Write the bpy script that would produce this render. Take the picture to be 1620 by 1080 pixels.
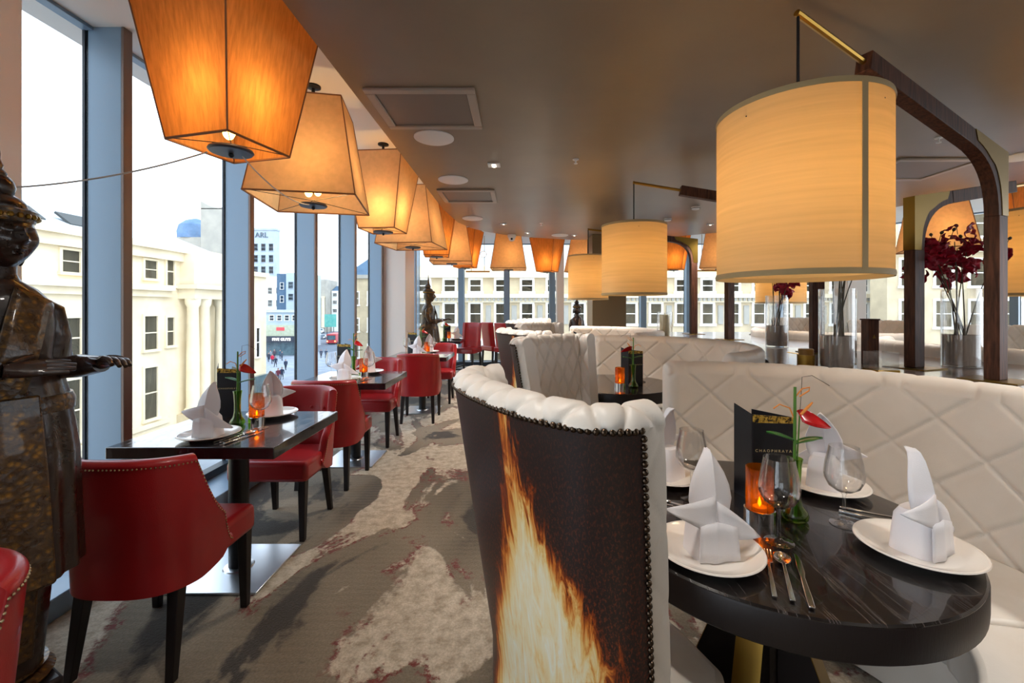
import bpy, math, random
from mathutils import Vector, Matrix
random.seed(7)
PI = math.pi
for o in list(bpy.data.objects): bpy.data.objects.remove(o)
SC = bpy.context.scene
COL = SC.collection

def lin(r, g, b):
    f = lambda c: (c/255/12.92) if c/255 <= 0.04045 else ((c/255+0.055)/1.055)**2.4
    return (f(r), f(g), f(b), 1.0)

# ------------------------------------------------------------------ camera
FP, CX, CY, EYE = 700.0, 823.0, 486.0, 1.40      # focal length in pixels, principal point, eye height
cam_d = bpy.data.cameras.new('camera'); cam = bpy.data.objects.new('camera', cam_d); COL.objects.link(cam)
cam.location = (0, 0, EYE); cam.rotation_euler = (PI/2, 0, 0)
cam_d.sensor_width = 36.0; cam_d.lens = FP/1620*36
cam_d.shift_x = -(CX-810)/1620; cam_d.shift_y = -(540-CY)/1620
cam_d.clip_start = 0.05; cam_d.clip_end = 800
SC.camera = cam

# ------------------------------------------------------------------ sky, sun, exposure
W = bpy.data.worlds.new('overcast_sky'); SC.world = W; W.use_nodes = True
nt = W.node_tree; nt.nodes.clear()
bg = nt.nodes.new('ShaderNodeBackground'); wo = nt.nodes.new('ShaderNodeOutputWorld')
tc = nt.nodes.new('ShaderNodeTexCoord'); sp = nt.nodes.new('ShaderNodeSeparateXYZ'); rp = nt.nodes.new('ShaderNodeValToRGB')
nt.links.new(tc.outputs['Generated'], sp.inputs[0]); nt.links.new(sp.outputs['Z'], rp.inputs[0])
rp.color_ramp.elements[0].position = 0.0; rp.color_ramp.elements[0].color = (0.90, 0.95, 1.0, 1)
rp.color_ramp.elements[1].position = 0.8; rp.color_ramp.elements[1].color = (0.66, 0.82, 1.0, 1)
nt.links.new(rp.outputs[0], bg.inputs[0]); nt.links.new(bg.outputs[0], wo.inputs[0])
bg.inputs['Strength'].default_value = 1.9
sun_d = bpy.data.lights.new('hazy_sun', 'SUN'); sun = bpy.data.objects.new('hazy_sun', sun_d); COL.objects.link(sun)
sun_d.energy = 0.7; sun_d.angle = math.radians(14); sun_d.color = (1.0, 0.96, 0.88)
sun.rotation_euler = Vector((-0.62, 0.50, -0.75)).to_track_quat('-Z', 'Y').to_euler()
vs = SC.view_settings
vs.view_transform = 'Standard'; vs.look = 'None'; vs.gamma = 1.0; vs.use_curve_mapping = False
vs.exposure = 0.78
SC.cycles.use_denoising = True
SC.cycles.max_bounces = 10; SC.cycles.diffuse_bounces = 5; SC.cycles.transparent_max_bounces = 16
SC.cycles.transmission_bounces = 8; SC.cycles.glossy_bounces = 4
SC.cycles.sample_clamp_indirect = 6.0
SC.cycles.caustics_reflective = False; SC.cycles.caustics_refractive = False

# ------------------------------------------------------------------ mesh helpers
class MB:
    def __init__(s): s.v = []; s.f = []; s.uv = None
    def add(s, vs, fs, M=None):
        b = len(s.v)
        s.v += [tuple(M @ Vector(p)) if M else tuple(p) for p in vs]
        s.f += [tuple(i+b for i in f) for f in fs]
        return s
    def box(s, x0, x1, y0, y1, z0, z1, M=None):
        return s.add([(x0,y0,z0),(x1,y0,z0),(x1,y1,z0),(x0,y1,z0),(x0,y0,z1),(x1,y0,z1),(x1,y1,z1),(x0,y1,z1)],
              [(0,3,2,1),(4,5,6,7),(0,1,5,4),(1,2,6,5),(2,3,7,6),(3,0,4,7)], M)
    def taper(s, c0, s0, c1, s1):
        (x,y,z),(a,b) = c0,s0; (X,Y,Z),(A,B) = c1,s1
        return s.add([(x-a/2,y-b/2,z),(x+a/2,y-b/2,z),(x+a/2,y+b/2,z),(x-a/2,y+b/2,z),(X-A/2,Y-B/2,Z),(X+A/2,Y-B/2,Z),(X+A/2,Y+B/2,Z),(X-A/2,Y+B/2,Z)],
              [(0,3,2,1),(4,5,6,7),(0,1,5,4),(1,2,6,5),(2,3,7,6),(3,0,4,7)])
    def loft(s, rings, cap=True, closed=True, M=None):
        n = len(rings[0]); vs = [p for r in rings for p in r]; fs = []
        for i in range(len(rings)-1):
            for j in range(n if closed else n-1):
                k = (j+1) % n
                fs.append((i*n+j, i*n+k, (i+1)*n+k, (i+1)*n+j))
        if cap and closed:
            fs.append(tuple(range(n-1, -1, -1))); fs.append(tuple(range((len(rings)-1)*n, len(rings)*n)))
        return s.add(vs, fs, M)
    def lathe(s, prof, n=24, M=None, cap=True, ph=0):
        return s.loft([[(r*math.cos(2*PI*j/n+ph), r*math.sin(2*PI*j/n+ph), z) for j in range(n)] for r, z in prof], cap, True, M)
    def tube(s, pts, r, n=8, M=None, flat=1.0):
        pts = [Vector(p) for p in pts]; rings = []
        up = Vector((0,0,1))
        for i, p in enumerate(pts):
            d = (pts[min(i+1,len(pts)-1)] - pts[max(i-1,0)]).normalized()
            a = d.cross(up)
            if a.length < 0.05: a = d.cross(Vector((0,1,0)))
            a.normalize(); b = a.cross(d).normalized()
            rr = r[i] if isinstance(r, (list, tuple)) else r
            rings.append([tuple(p + a*rr*math.cos(2*PI*j/n) + b*rr*flat*math.sin(2*PI*j/n)) for j in range(n)])
        return s.loft(rings, True, True, M)
    def sphere(s, c, r, n=10, m=6, M=None):
        rr = r if isinstance(r, (tuple, list)) else (r, r, r)
        rings = []
        for i in range(m+1):
            a = -PI/2 + PI*i/m; a = max(min(a, PI/2-0.05), -PI/2+0.05)
            rings.append([(c[0]+rr[0]*math.cos(a)*math.cos(2*PI*j/n), c[1]+rr[1]*math.cos(a)*math.sin(2*PI*j/n), c[2]+rr[2]*math.sin(a)) for j in range(n)])
        return s.loft(rings, True, True, M)
    def prism(s, poly, z0, z1, M=None):
        n = len(poly)
        return s.loft([[(x,y,z0) for x,y in poly], [(x,y,z1) for x,y in poly]], True, True, M)
    def sheet(s, rows, M=None): return s.loft(rows, False, False, M)
    def mesh(s, name):
        me = bpy.data.meshes.new(name); me.from_pydata(s.v, [], s.f)
        if s.uv:
            l = me.uv_layers.new(name='UVMap')
            for i, lp in enumerate(me.loops): l.data[i].uv = s.uv[lp.vertex_index]
        return me
    def build(s, name, m, parent=None, smooth=35, bevel=0, solid=0, sub=0, seg=2, loc=None):
        me = s.mesh(name)
        if smooth:
            for p in me.polygons: p.use_smooth = True
            me.set_sharp_from_angle(angle=math.radians(smooth))
        me.materials.append(m)
        o = bpy.data.objects.new(name, me); COL.objects.link(o)
        if parent: o.parent = parent
        if loc: o.location = loc
        if solid:
            d = o.modifiers.new('thickness', 'SOLIDIFY'); d.thickness = solid; d.offset = 0
        if sub:
            d = o.modifiers.new('subdivision', 'SUBSURF'); d.levels = sub; d.render_levels = sub
        if bevel:
            d = o.modifiers.new('bevel', 'BEVEL'); d.width = bevel; d.segments = seg; d.limit_method = 'ANGLE'
        return o

def tag(o, label, cat, group=None):
    o['label'] = label; o['category'] = cat
    if group: o['group'] = group
    return o
def thing(name, label, cat, loc=(0,0,0), rotz=0, group=None):
    o = bpy.data.objects.new(name, None); COL.objects.link(o)
    o.empty_display_size = 0.1; o.location = loc; o.rotation_euler = (0,0,rotz)
    return tag(o, label, cat, group)
def struct(o, label=None):
    o['kind'] = 'structure'
    if label: o['label'] = label
    return o
def clone(o, parent=None):
    c = o.copy(); COL.objects.link(c)
    if parent: c.parent = parent
    for ch in [q for q in bpy.data.objects if q.parent == o]: clone(ch, c)
    return c
_proto = {}
def place(make, key, loc, rotz, label, group=None, scale=None):
    if key not in _proto:
        r = make(); _proto[key] = r
    else:
        r = clone(_proto[key])
    r.location = loc; r.rotation_euler = (0,0,rotz)
    if scale: r.scale = (scale,)*3
    r['label'] = label
    if group: r['group'] = group
    elif 'group' in r: del r['group']
    return r
def lerp(a, b, t): return a + (b-a)*t
def sstep(a, b, x):
    t = max(0, min(1, (x-a)/(b-a))); return t*t*(3-2*t)
def arc_pts(c, r, a0, a1, n): return [(c[0]+r*math.cos(lerp(a0,a1,i/n)), c[1]+r*math.sin(lerp(a0,a1,i/n))) for i in range(n+1)]

# ------------------------------------------------------------------ materials
class NT:
    def __init__(s, name):
        s.m = bpy.data.materials.new(name); s.m.use_nodes = True; s.t = s.m.node_tree; s.t.nodes.clear()
        s.out = s.n('ShaderNodeOutputMaterial')
    def n(s, kind, **kw):
        d = s.t.nodes.new(kind)
        for k, v in kw.items(): setattr(d, k, v)
        return d
    def l(s, a, b): s.t.links.new(a, b)
    def coord(s, which='Object', scale=(1,1,1), rot=(0,0,0), loc=(0,0,0)):
        t = s.n('ShaderNodeTexCoord'); m = s.n('ShaderNodeMapping'); s.l(t.outputs[which], m.inputs[0])
        m.inputs['Scale'].default_value = scale; m.inputs['Rotation'].default_value = rot; m.inputs['Location'].default_value = loc
        return m.outputs[0]
    def noise(s, vec, scale, detail=4, rough=0.55, dist=0):
        d = s.n('ShaderNodeTexNoise'); s.l(vec, d.inputs['Vector'])
        d.inputs['Scale'].default_value = scale; d.inputs['Detail'].default_value = detail
        d.inputs['Roughness'].default_value = rough; d.inputs['Distortion'].default_value = dist
        return d.outputs[0]
    def ramp(s, fac, stops, interp='LINEAR'):
        d = s.n('ShaderNodeValToRGB'); s.l(fac, d.inputs[0]); cr = d.color_ramp; cr.interpolation = interp
        while len(cr.elements) < len(stops): cr.elements.new(0.5)
        for e, (p, c) in zip(cr.elements, stops):
            e.position = p; e.color = c if isinstance(c, tuple) else (c, c, c, 1)
        return d.outputs[0]
    def math(s, op, a, b=None, clamp=False):
        d = s.n('ShaderNodeMath', operation=op); d.use_clamp = clamp
        for i, q in enumerate((a, b)):
            if q is None: continue
            if isinstance(q, (int, float)): d.inputs[i].default_value = q
            else: s.l(q, d.inputs[i])
        return d.outputs[0]
    def mix(s, fac, a, b):
        d = s.n('ShaderNodeMix', data_type='RGBA')
        for q, i in ((fac, 0), (a, 6), (b, 7)):
            if isinstance(q, (int, float, tuple)): d.inputs[i].default_value = q
            else: s.l(q, d.inputs[i])
        return d.outputs[2]
    def bump(s, h, strength=0.3, dist=0.01):
        d = s.n('ShaderNodeBump'); s.l(h, d.inputs['Height']); d.inputs['Strength'].default_value = strength; d.inputs['Distance'].default_value = dist
        return d.outputs[0]
    def pbr(s, base, rough=0.5, metal=0.0, normal=None, coat=0, trans=0, ior=1.45, spec=None, sheen=0):
        d = s.n('ShaderNodeBsdfPrincipled')
        for q, nm in ((base,'Base Color'), (rough,'Roughness'), (metal,'Metallic')):
            if isinstance(q, (int, float, tuple)): d.inputs[nm].default_value = q
            else: s.l(q, d.inputs[nm])
        if normal: s.l(normal, d.inputs['Normal'])
        d.inputs['Coat Weight'].default_value = coat; d.inputs['Transmission Weight'].default_value = trans; d.inputs['IOR'].default_value = ior
        if spec is not None: d.inputs['Specular IOR Level'].default_value = spec
        if sheen: d.inputs['Sheen Weight'].default_value = sheen
        s.l(d.outputs[0], s.out.inputs[0]); return d

def mat(name, base, rough=0.5, metal=0.0, vary=None, bump=None, coat=0, spec=None, sheen=0, scale=(1,1,1)):
    """plain principled material with an optional noise variation (second colour, scale) and noise bump (scale, strength)"""
    t = NT(name); c = base; nrm = None
    if vary or bump: v = t.coord('Object', scale)
    if vary:
        f = t.noise(v, vary[1], 5); c = t.ramp(f, [(0.35, base), (0.68, vary[0])])
    if bump: nrm = t.bump(t.noise(v, bump[0], 3), bump[1], 0.004)
    t.pbr(c, rough, metal, nrm, coat, spec=spec, sheen=sheen); return t.m
def emit(name, col, st):
    t = NT(name); e = t.n('ShaderNodeEmission'); e.inputs[0].default_value = col; e.inputs[1].default_value = st
    t.l(e.outputs[0], t.out.inputs[0]); return t.m
def schlick(t, r0, r1, pw=5.0):
    lw = t.n('ShaderNodeLayerWeight'); lw.inputs[0].default_value = 0.5
    return t.math('ADD', t.math('MULTIPLY', t.math('POWER', lw.outputs['Facing'], pw), r1), r0, True)
def thin_glass(name, tint, r0=0.04, r1=0.5, pw=5.0):
    t = NT(name); a = t.n('ShaderNodeBsdfTransparent'); a.inputs[0].default_value = tint
    g = t.n('ShaderNodeBsdfGlossy'); g.inputs['Roughness'].default_value = 0.02
    m = t.n('ShaderNodeMixShader'); t.l(schlick(t, r0, r1, pw), m.inputs[0]); t.l(a.outputs[0], m.inputs[1]); t.l(g.outputs[0], m.inputs[2])
    t.l(m.outputs[0], t.out.inputs[0]); return t.m
def fabric_shade(name, col, tcol, streak=(60,60,3), amt=0.25, trans=0.55):
    """lampshade silk: diffuse outside, lets the bulb's light through"""
    t = NT(name); v = t.coord('Object', streak); f = t.noise(v, 1.0, 4)
    k = t.ramp(f, [(0.3, 1-amt), (0.7, 1.0)])
    def mul(c):
        d = t.n('ShaderNodeMix', data_type='RGBA', blend_type='MULTIPLY'); d.inputs[0].default_value = 1; d.inputs[6].default_value = c; t.l(k, d.inputs[7]); return d.outputs[2]
    a = t.n('ShaderNodeBsdfDiffuse'); t.l(mul(col), a.inputs[0])
    b = t.n('ShaderNodeBsdfTranslucent'); t.l(mul(tcol), b.inputs[0])
    m = t.n('ShaderNodeMixShader'); m.inputs[0].default_value = trans
    t.l(a.outputs[0], m.inputs[1]); t.l(b.outputs[0], m.inputs[2]); t.l(m.outputs[0], t.out.inputs[0]); return t.m

RED = mat('red_leather', lin(150,26,31), 0.32, vary=(lin(168,34,38), 3), bump=(260, 0.10), coat=0.15)
DARKLEG = mat('black_stained_wood', lin(26,18,18), 0.42, bump=(40, 0.1), scale=(6,6,1))
STEEL = mat('brushed_steel', (0.62,0.65,0.69,1), 0.28, 1.0, bump=(90, 0.05), scale=(1,12,1))
CHROME = mat('chrome', (0.85,0.86,0.88,1), 0.07, 1.0)
SILVER = mat('polished_cutlery_steel', (0.82,0.80,0.77,1), 0.12, 1.0)
BRASS = mat('brushed_brass', lin(168,132,62), 0.3, 1.0, bump=(60, 0.05), scale=(1,1,8))
CHAIRNAIL = mat('pale_brass_nail', lin(190,168,130), 0.3, 1.0)
NAILM = mat('antique_brass_nail', lin(84,70,58), 0.28, 1.0)
CREAM = mat('cream_leather', lin(226,218,208), 0.42, vary=(lin(217,208,197), 4), bump=(300, 0.10))
SEATM = mat('pale_seat_leather', lin(222,217,210), 0.45, vary=(lin(205,196,184), 3), bump=(260, 0.08))
WALNUT = mat('walnut_post_wood', lin(92,58,42), 0.5, vary=(lin(52,31,23), 9), scale=(8,8,0.8), spec=0.25)
BRASSD = mat('aged_brass_plate', lin(122,96,40), 0.36, 0.9, bump=(60, 0.05), scale=(1,1,8))
SOFFIT = mat('white_plaster', lin(226,222,214), 0.7, bump=(30, 0.03))
CEILM = mat('taupe_plaster', lin(134,118,98), 0.34, vary=(lin(126,110,92), 2), bump=(14, 0.05))
COLM = mat('column_white_paint', lin(228,222,214), 0.6, bump=(50, 0.04))
PILLAR = mat('olive_brown_pillar_paint', lin(104,90,66), 0.5, bump=(50, 0.04))
ALU = mat('blue_grey_powder_coat', lin(122,146,167), 0.38, 0.15, bump=(200, 0.03))
ALUD = mat('dark_gasket', lin(36,44,54), 0.5, bump=(80, 0.05))
BRONZE = mat('bronze_anodised_edge', lin(120,104,96), 0.4, 0.3, bump=(80, 0.03))
GLASSW = thin_glass('window_glass', (0.98,0.99,0.995,1), 0.015, 0.35)
PORC = mat('white_porcelain', lin(240,234,226), 0.12, bump=(12, 0.02), coat=0.5)
LINEN = mat('white_linen', lin(238,236,240), 0.8, bump=(500, 0.15), sheen=0.2)
BLACKM = mat('matt_black_metal', lin(24,24,27), 0.4, 0.2, bump=(80, 0.05))
GREYMETAL = mat('dark_grey_disc', lin(64,66,74), 0.4, 0.2, bump=(80, 0.05))
WHITEP = mat('white_painted_metal', lin(226,226,226), 0.5, bump=(80, 0.03))
POTM = mat('grey_pot_stone', lin(150,138,130), 0.55, vary=(lin(134,122,114), 8), scale=(10,10,0.6))
FLOWER = mat('burgundy_orchid', lin(176,14,52), 0.5, vary=(lin(126,6,36), 30))
STEMM = mat('dark_stem', lin(70,62,44), 0.6, bump=(60, 0.2))
GREENSTEM = mat('green_stem', lin(84,130,46), 0.45, bump=(60, 0.1))
LEAFM = mat('glossy_leaf', lin(30,92,44), 0.3, vary=(lin(60,130,60), 8))
SPATHE = mat('red_anthurium_spathe', lin(206,22,24), 0.22, vary=(lin(170,10,18), 10), coat=0.4)
SPADIX = mat('orange_spadix', lin(236,150,70), 0.5, bump=(120, 0.3))
BULB = emit('warm_bulb', (1.0, 0.55, 0.12, 1), 14)
BULBW = emit('downlight_bulb', (1.0, 0.86, 0.66, 1), 9)
GLOBE = emit('globe_lamp', (1.0, 0.92, 0.8, 1), 3)
LANT = fabric_shade('orange_lantern_silk', lin(206,142,82), lin(236,160,78), (70,70,2.2), 0.30, 0.42)
LANT2 = fabric_shade('peach_lantern_silk', lin(226,186,144), lin(246,200,138), (26,26,26), 0.12, 0.45)
TRIM = mat('lantern_trim', lin(140,90,48), 0.6, bump=(200, 0.1))
DRUM = fabric_shade('cream_drum_silk', lin(222,196,152), lin(248,204,130), (2,2,60), 0.12, 0.42)
DRUMTRIM = mat('drum_trim_tape', lin(168,146,106), 0.7, bump=(200, 0.1))
MENUB = mat('menu_black_card', lin(22,22,28), 0.35, bump=(200, 0.02))
def _menu_gold():
    t = NT('menu_gold_leaf'); v = t.coord('Object'); f = t.noise(v, 70, 5, 0.7)
    c = t.ramp(f, [(0.44, lin(22,22,28)), (0.52, lin(190,150,52)), (0.7, lin(230,200,110))], 'LINEAR')
    t.pbr(c, 0.35, 0.3); return t.m
MENUG = _menu_gold()
GOLDTXT = mat('gold_lettering', lin(220,200,150), 0.4, 0.3, bump=(80, 0.02))
CLEAR = thin_glass('clear_glassware', (0.975,0.975,0.975,1), 0.07, 0.9, 2.4)
AMBER = NT('amber_glass')
def _amber():
    t = AMBER; a = t.n('ShaderNodeBsdfTransparent'); a.inputs[0].default_value = (0.86,0.46,0.10,1)
    d = t.n('ShaderNodeBsdfTranslucent'); d.inputs[0].default_value = (0.80,0.36,0.06,1)
    g = t.n('ShaderNodeBsdfGlossy'); g.inputs['Roughness'].default_value = 0.04
    m = t.n('ShaderNodeMixShader'); m.inputs[0].default_value = 0.22; t.l(a.outputs[0], m.inputs[1]); t.l(d.outputs[0], m.inputs[2])
    m2 = t.n('ShaderNodeMixShader'); t.l(schlick(t, 0.05, 0.6), m2.inputs[0]); t.l(m.outputs[0], m2.inputs[1]); t.l(g.outputs[0], m2.inputs[2])
    t.l(m2.outputs[0], t.out.inputs[0]); return t.m
AMBER = _amber()
GREENG = thin_glass('green_glass', (0.60,0.78,0.28,1), 0.06, 0.8, 3.0)
FLAMEM = emit('candle_flame', (1.0, 0.5, 0.1, 1), 8)
WAX = mat('cream_wax', lin(236,224,176), 0.5, bump=(20, 0.03))

def _table_wood(name, base, streak, sc, rough):
    t = NT(name); v = t.coord('Object', sc); f = t.noise(v, 3.2, 6, 0.6, 0.6)
    w = t.ramp(f, [(0.47, 0.0), (0.5, 1.0), (0.53, 0.0)])
    g = t.noise(t.coord('Object', (sc[0]*30, sc[1]*3, 1)), 4, 3)
    k = t.math('MULTIPLY', w, t.ramp(g, [(0.45, 0.0), (0.6, 1.0)]))
    c = t.mix(k, base, streak)
    t.pbr(c, rough, 0, t.bump(k, 0.25, 0.001), 0.6); return t.m
TABLEW = _table_wood('dark_ash_tabletop', lin(21,16,16), lin(78,70,70), (6.5,0.6,0.02), 0.22)
TABLEB = _table_wood('black_window_tabletop', lin(26,24,28), lin(36,33,38), (6,1.0,1), 0.16)
COUNTERM = mat('brown_counter_laminate', lin(104,92,86), 0.22, vary=(lin(92,80,74), 5), scale=(2,0.4,1), coat=0.3)
EDGEM = mat('dark_counter_edge', lin(52,44,40), 0.35, bump=(40, 0.05))

def _carpet():
    t = NT('abstract_carpet')
    v = t.coord('Object', (1.25, 0.72, 1), (0,0,math.radians(28)), (5.3,2.2,0))
    big = t.noise(v, 1.15, 5, 0.52, 0.9)
    big2 = t.noise(t.coord('Object', (1.3,0.7,1), (0,0,math.radians(-18)), (7,3,0)), 1.0, 4, 0.55, 0.5)
    fine = t.noise(t.coord('Object'), 95, 4, 0.7)
    mid = t.noise(t.coord('Object'), 17, 5, 0.65)
    jit = t.math('ADD', big, t.math('MULTIPLY', t.math('SUBTRACT', mid, 0.5), 0.055))
    taupe = t.ramp(big2, [(0.34, lin(80,70,56)), (0.46, lin(120,107,87)), (0.62, lin(138,124,103))])
    ribs = t.n('ShaderNodeTexWave', bands_direction='Y'); t.l(t.coord('Object'), ribs.inputs[0]); ribs.inputs['Scale'].default_value = 7; ribs.inputs['Distortion'].default_value = 2; ribs.inputs['Detail Scale'].default_value = 3
    taupe = t.mix(t.math('MULTIPLY', ribs.outputs['Fac'], 0.16), taupe, lin(158,144,124))
    cream = t.ramp(mid, [(0.3, lin(158,140,115)), (0.62, lin(212,198,176))])
    dark = lin(62,54,45)
    patch = t.ramp(jit, [(0.52, 0.0), (0.536, 1.0)])
    darkm = t.ramp(jit, [(0.40, 1.0), (0.425, 0.0)])
    c = t.mix(patch, taupe, cream); c = t.mix(darkm, c, dark)
    edge = t.ramp(jit, [(0.50, 0.0), (0.515, 1.0), (0.532, 1.0), (0.545, 0.0)])
    where = t.ramp(t.noise(t.coord('Object', (1,1,1), (0,0,0), (4,9,0)), 2.3, 3), [(0.46, 0.0), (0.52, 1.0)])
    fleck = t.ramp(t.noise(t.coord('Object'), 30, 3, 0.7), [(0.46, 0.0), (0.54, 1.0)])
    red = t.math('MULTIPLY', t.math('MULTIPLY', edge, where), fleck)
    c = t.mix(t.math('MULTIPLY', red, 0.9), c, lin(118,34,28))
    sh = t.ramp(fine, [(0.3, 0.62), (0.68, 1.0)])
    d = t.n('ShaderNodeMix', data_type='RGBA', blend_type='MULTIPLY'); d.inputs[0].default_value = 1; t.l(c, d.inputs[6]); t.l(sh, d.inputs[7])
    t.pbr(d.outputs[2], 0.95, 0, t.bump(t.math('ADD', fine, t.math('MULTIPLY', patch, 0.8)), 0.7, 0.008), spec=0.1, sheen=0.25)
    return t.m
CARPET = _carpet()

def _flame_print():
    """printed vinyl: a white-hot flame rising on near-black brown, red sparks round it (UV in metres)"""
    t = NT('flame_print'); tcn = t.n('ShaderNodeTexCoord'); s = t.n('ShaderNodeSeparateXYZ'); t.l(tcn.outputs['UV'], s.inputs[0])
    u, z = s.outputs[0], s.outputs[1]
    def curve(pts):
        d = t.n('ShaderNodeFloatCurve'); c = d.mapping.curves[0]
        for i, p in enumerate(pts):
            if i < 2: c.points[i].location = p
            else: c.points.new(*p)
        d.mapping.update(); t.l(zz, d.inputs['Value']); return d.outputs[0]
    zz = t.math('DIVIDE', z, 1.2, True)
    right = curve([(0.0,0.06),(1.0,0.338),(0.53,0.075),(0.62,0.115),(0.72,0.20),(0.80,0.268),(0.94,0.322)])
    left = curve([(0.0,0.72),(1.0,0.345),(0.5,0.52),(0.62,0.44),(0.8,0.36)])
    vec = t.n('ShaderNodeMapping'); t.l(tcn.outputs['UV'], vec.inputs[0]); vec.inputs['Scale'].default_value = (16,3.5,1); vec.inputs['Rotation'].default_value = (0,0,0.25)
    st = t.noise(vec.outputs[0], 2.2, 6, 0.65, 1.2)
    wob = t.math('MULTIPLY', t.math('SUBTRACT', st, 0.5), 0.05)
    ur = t.math('ADD', u, wob)
    a = t.math('SUBTRACT', ur, right); b = t.math('SUBTRACT', left, ur)
    inside = t.math('MINIMUM', a, b)
    glow = t.math('ADD', t.math('MINIMUM', t.math('MULTIPLY', inside, 6.0), 0.52), 0.30)
    heat = t.math('ADD', glow, t.math('MULTIPLY', t.math('SUBTRACT', st, 0.52), 1.25))
    col = t.ramp(heat, [(0.0, lin(44,34,32)), (0.16, lin(58,34,26)), (0.27, lin(150,62,22)), (0.38, lin(226,130,50)), (0.54, lin(250,204,122)), (0.74, lin(255,234,184)), (1.0, lin(255,250,228))])
    vs2 = t.n('ShaderNodeMapping'); t.l(tcn.outputs['UV'], vs2.inputs[0]); vs2.inputs['Scale'].default_value = (150,70,1); vs2.inputs['Rotation'].default_value = (0,0,0.3)
    sp1 = t.noise(vs2.outputs[0], 1.4, 3, 0.7)
    near = t.math('MULTIPLY', t.ramp(glow, [(0.0, 0.55), (0.3, 1.0)]), t.ramp(zz, [(0.62, 1.0), (0.98, 0.25)]))
    spark = t.math('MULTIPLY', t.ramp(sp1, [(0.5, 0.0), (0.66, 1.0)]), near)
    far = t.ramp(heat, [(0.22, 1.0), (0.34, 0.0)])
    c = t.mix(t.math('MULTIPLY', t.math('MULTIPLY', spark, far), 0.8), col, lin(168,76,40))
    t.pbr(c, 0.42, 0, None); return t.m
FLAMEP = _flame_print()

def _statue_mat(name, base, gold, sc, thr):
    t = NT(name); v = t.coord('Object'); f = t.noise(v, sc, 5, 0.7, 0.8)
    vor = t.n('ShaderNodeTexVoronoi'); t.l(v, vor.inputs['Vector']); vor.inputs['Scale'].default_value = sc*2.2
    k = t.math('MULTIPLY', t.ramp(f, [(thr, 0.0), (thr+0.12, 1.0)]), t.ramp(vor.outputs[0], [(0.1, 1.0), (0.5, 0.15)]))
    c = t.mix(k, base, gold)
    t.pbr(c, t.ramp(f, [(0.3, 0.22), (0.7, 0.42)]), t.math('MULTIPLY', k, 0.7), t.bump(t.math('ADD', vor.outputs[0], f), 0.35, 0.006), 0.3); return t.m
LACQ = _statue_mat('dark_lacquer', lin(40,24,18), lin(96,58,30), 14, 0.60)
LACQG = _statue_mat('gilt_carved_lacquer', lin(58,38,20), lin(150,108,48), 26, 0.44)
FARBRONZE = _statue_mat('weathered_bronze', lin(66,54,42), lin(140,108,60), 10, 0.48)

# exterior
def _stone(name, c1, c2, joint=True, sc=1.0):
    t = NT(name); v = t.coord('Object', (1,1,1)); f = t.noise(v, 0.6*sc, 5, 0.6)
    c = t.ramp(f, [(0.35, c1), (0.65, c2)])
    t.pbr(c, 0.85, 0, t.bump(t.noise(v, 9*sc, 4), 0.3, 0.02)); return t.m
STONE = _stone('pale_sandstone', lin(236,224,196), lin(224,208,176))
STONE2 = _stone('honey_sandstone', lin(206,190,158), lin(184,168,140))
STONE3 = _stone('grey_stone', lin(176,172,162), lin(158,156,148))
CONC = _stone('blue_grey_concrete', lin(176,190,200), lin(164,178,190))
DARKB = _stone('slate_blue_cladding', lin(82,108,132), lin(72,96,120))
SLATE = _stone('pale_slate_roof', lin(200,206,212), lin(180,188,196))
LEADB = _stone('blue_lead_dome', lin(110,140,176), lin(90,118,150))
ASPH = _stone('street_paving', lin(150,158,170), lin(128,136,148))
ROADM = _stone('road_asphalt', lin(104,114,126), lin(92,100,112))
PANE = mat('building_window_glass', lin(92,116,124), 0.12, 0.0, vary=(lin(60,82,92), 0.9), spec=0.8)
PANEL = mat('pale_window_glass', lin(168,186,198), 0.15, 0.0, vary=(lin(116,136,150), 1.3), spec=0.8)
SASH = mat('white_sash_paint', lin(244,242,236), 0.6, bump=(20, 0.03))
DARKFR = mat('dark_window_frame', lin(70,72,70), 0.6, bump=(20, 0.03))
# ================================================================== THE ROOM
# ---- outline: left window wall x=-2.39, far wall y=10.8, angled wall to the right, back wall behind the camera
ROOM = [(-2.45,-4.0),(9.0,-4.0),(9.0,5.0),(5.1,10.8),(-2.45,10.8)]
struct(MB().prism(ROOM, -0.25, 0.0).build('floor', CARPET, smooth=0), 'abstract beige, taupe and red patterned carpet')
struct(MB().prism([(-2.6,-4.2),(9.2,-4.2),(9.2,5.1),(5.2,11.0),(-2.6,11.0)], 2.95, 3.3).build('ceiling', SOFFIT, smooth=0), 'white plaster ceiling above the window lanterns')
ISL = [(-0.93,-4.0),(-0.93,1.7),(-0.935,3.8),(-0.945,5.4),(-0.88,6.25),(-0.74,6.72),(-0.52,7.05),(-0.24,7.33),(0.25,7.62),(0.87,7.85),(1.7,7.9),(2.5,7.62),(3.3,7.0),(4.0,6.2),(4.5,5.3),(4.8,4.4),(5.0,3.2),(5.0,-4.0)]
struct(MB().prism(ISL, 2.60, 2.64).build('ceiling', CEILM, smooth=0), 'dropped taupe ceiling with a curved edge')
struct(MB().prism(ISL, 2.64, 2.95).build('trim_1', SOFFIT, smooth=0), 'white upstand of the dropped ceiling')
struct(MB().box(-2.6,9.2,-4.2,-4.0,0,2.95).build('wall_back', COLM, smooth=0), 'white wall behind the camera')
struct(MB().box(-2.43,-2.08,-4,10.6,0,0.10).build('trim_2', ALU, bevel=0.006), 'low blue-grey sill ledge along the left windows')
struct(MB().box(-2.08,5.0,10.55,10.8,0,0.10).build('trim_3', ALUD, bevel=0.006), 'low sill under the far windows')
_wn = [0]
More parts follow.
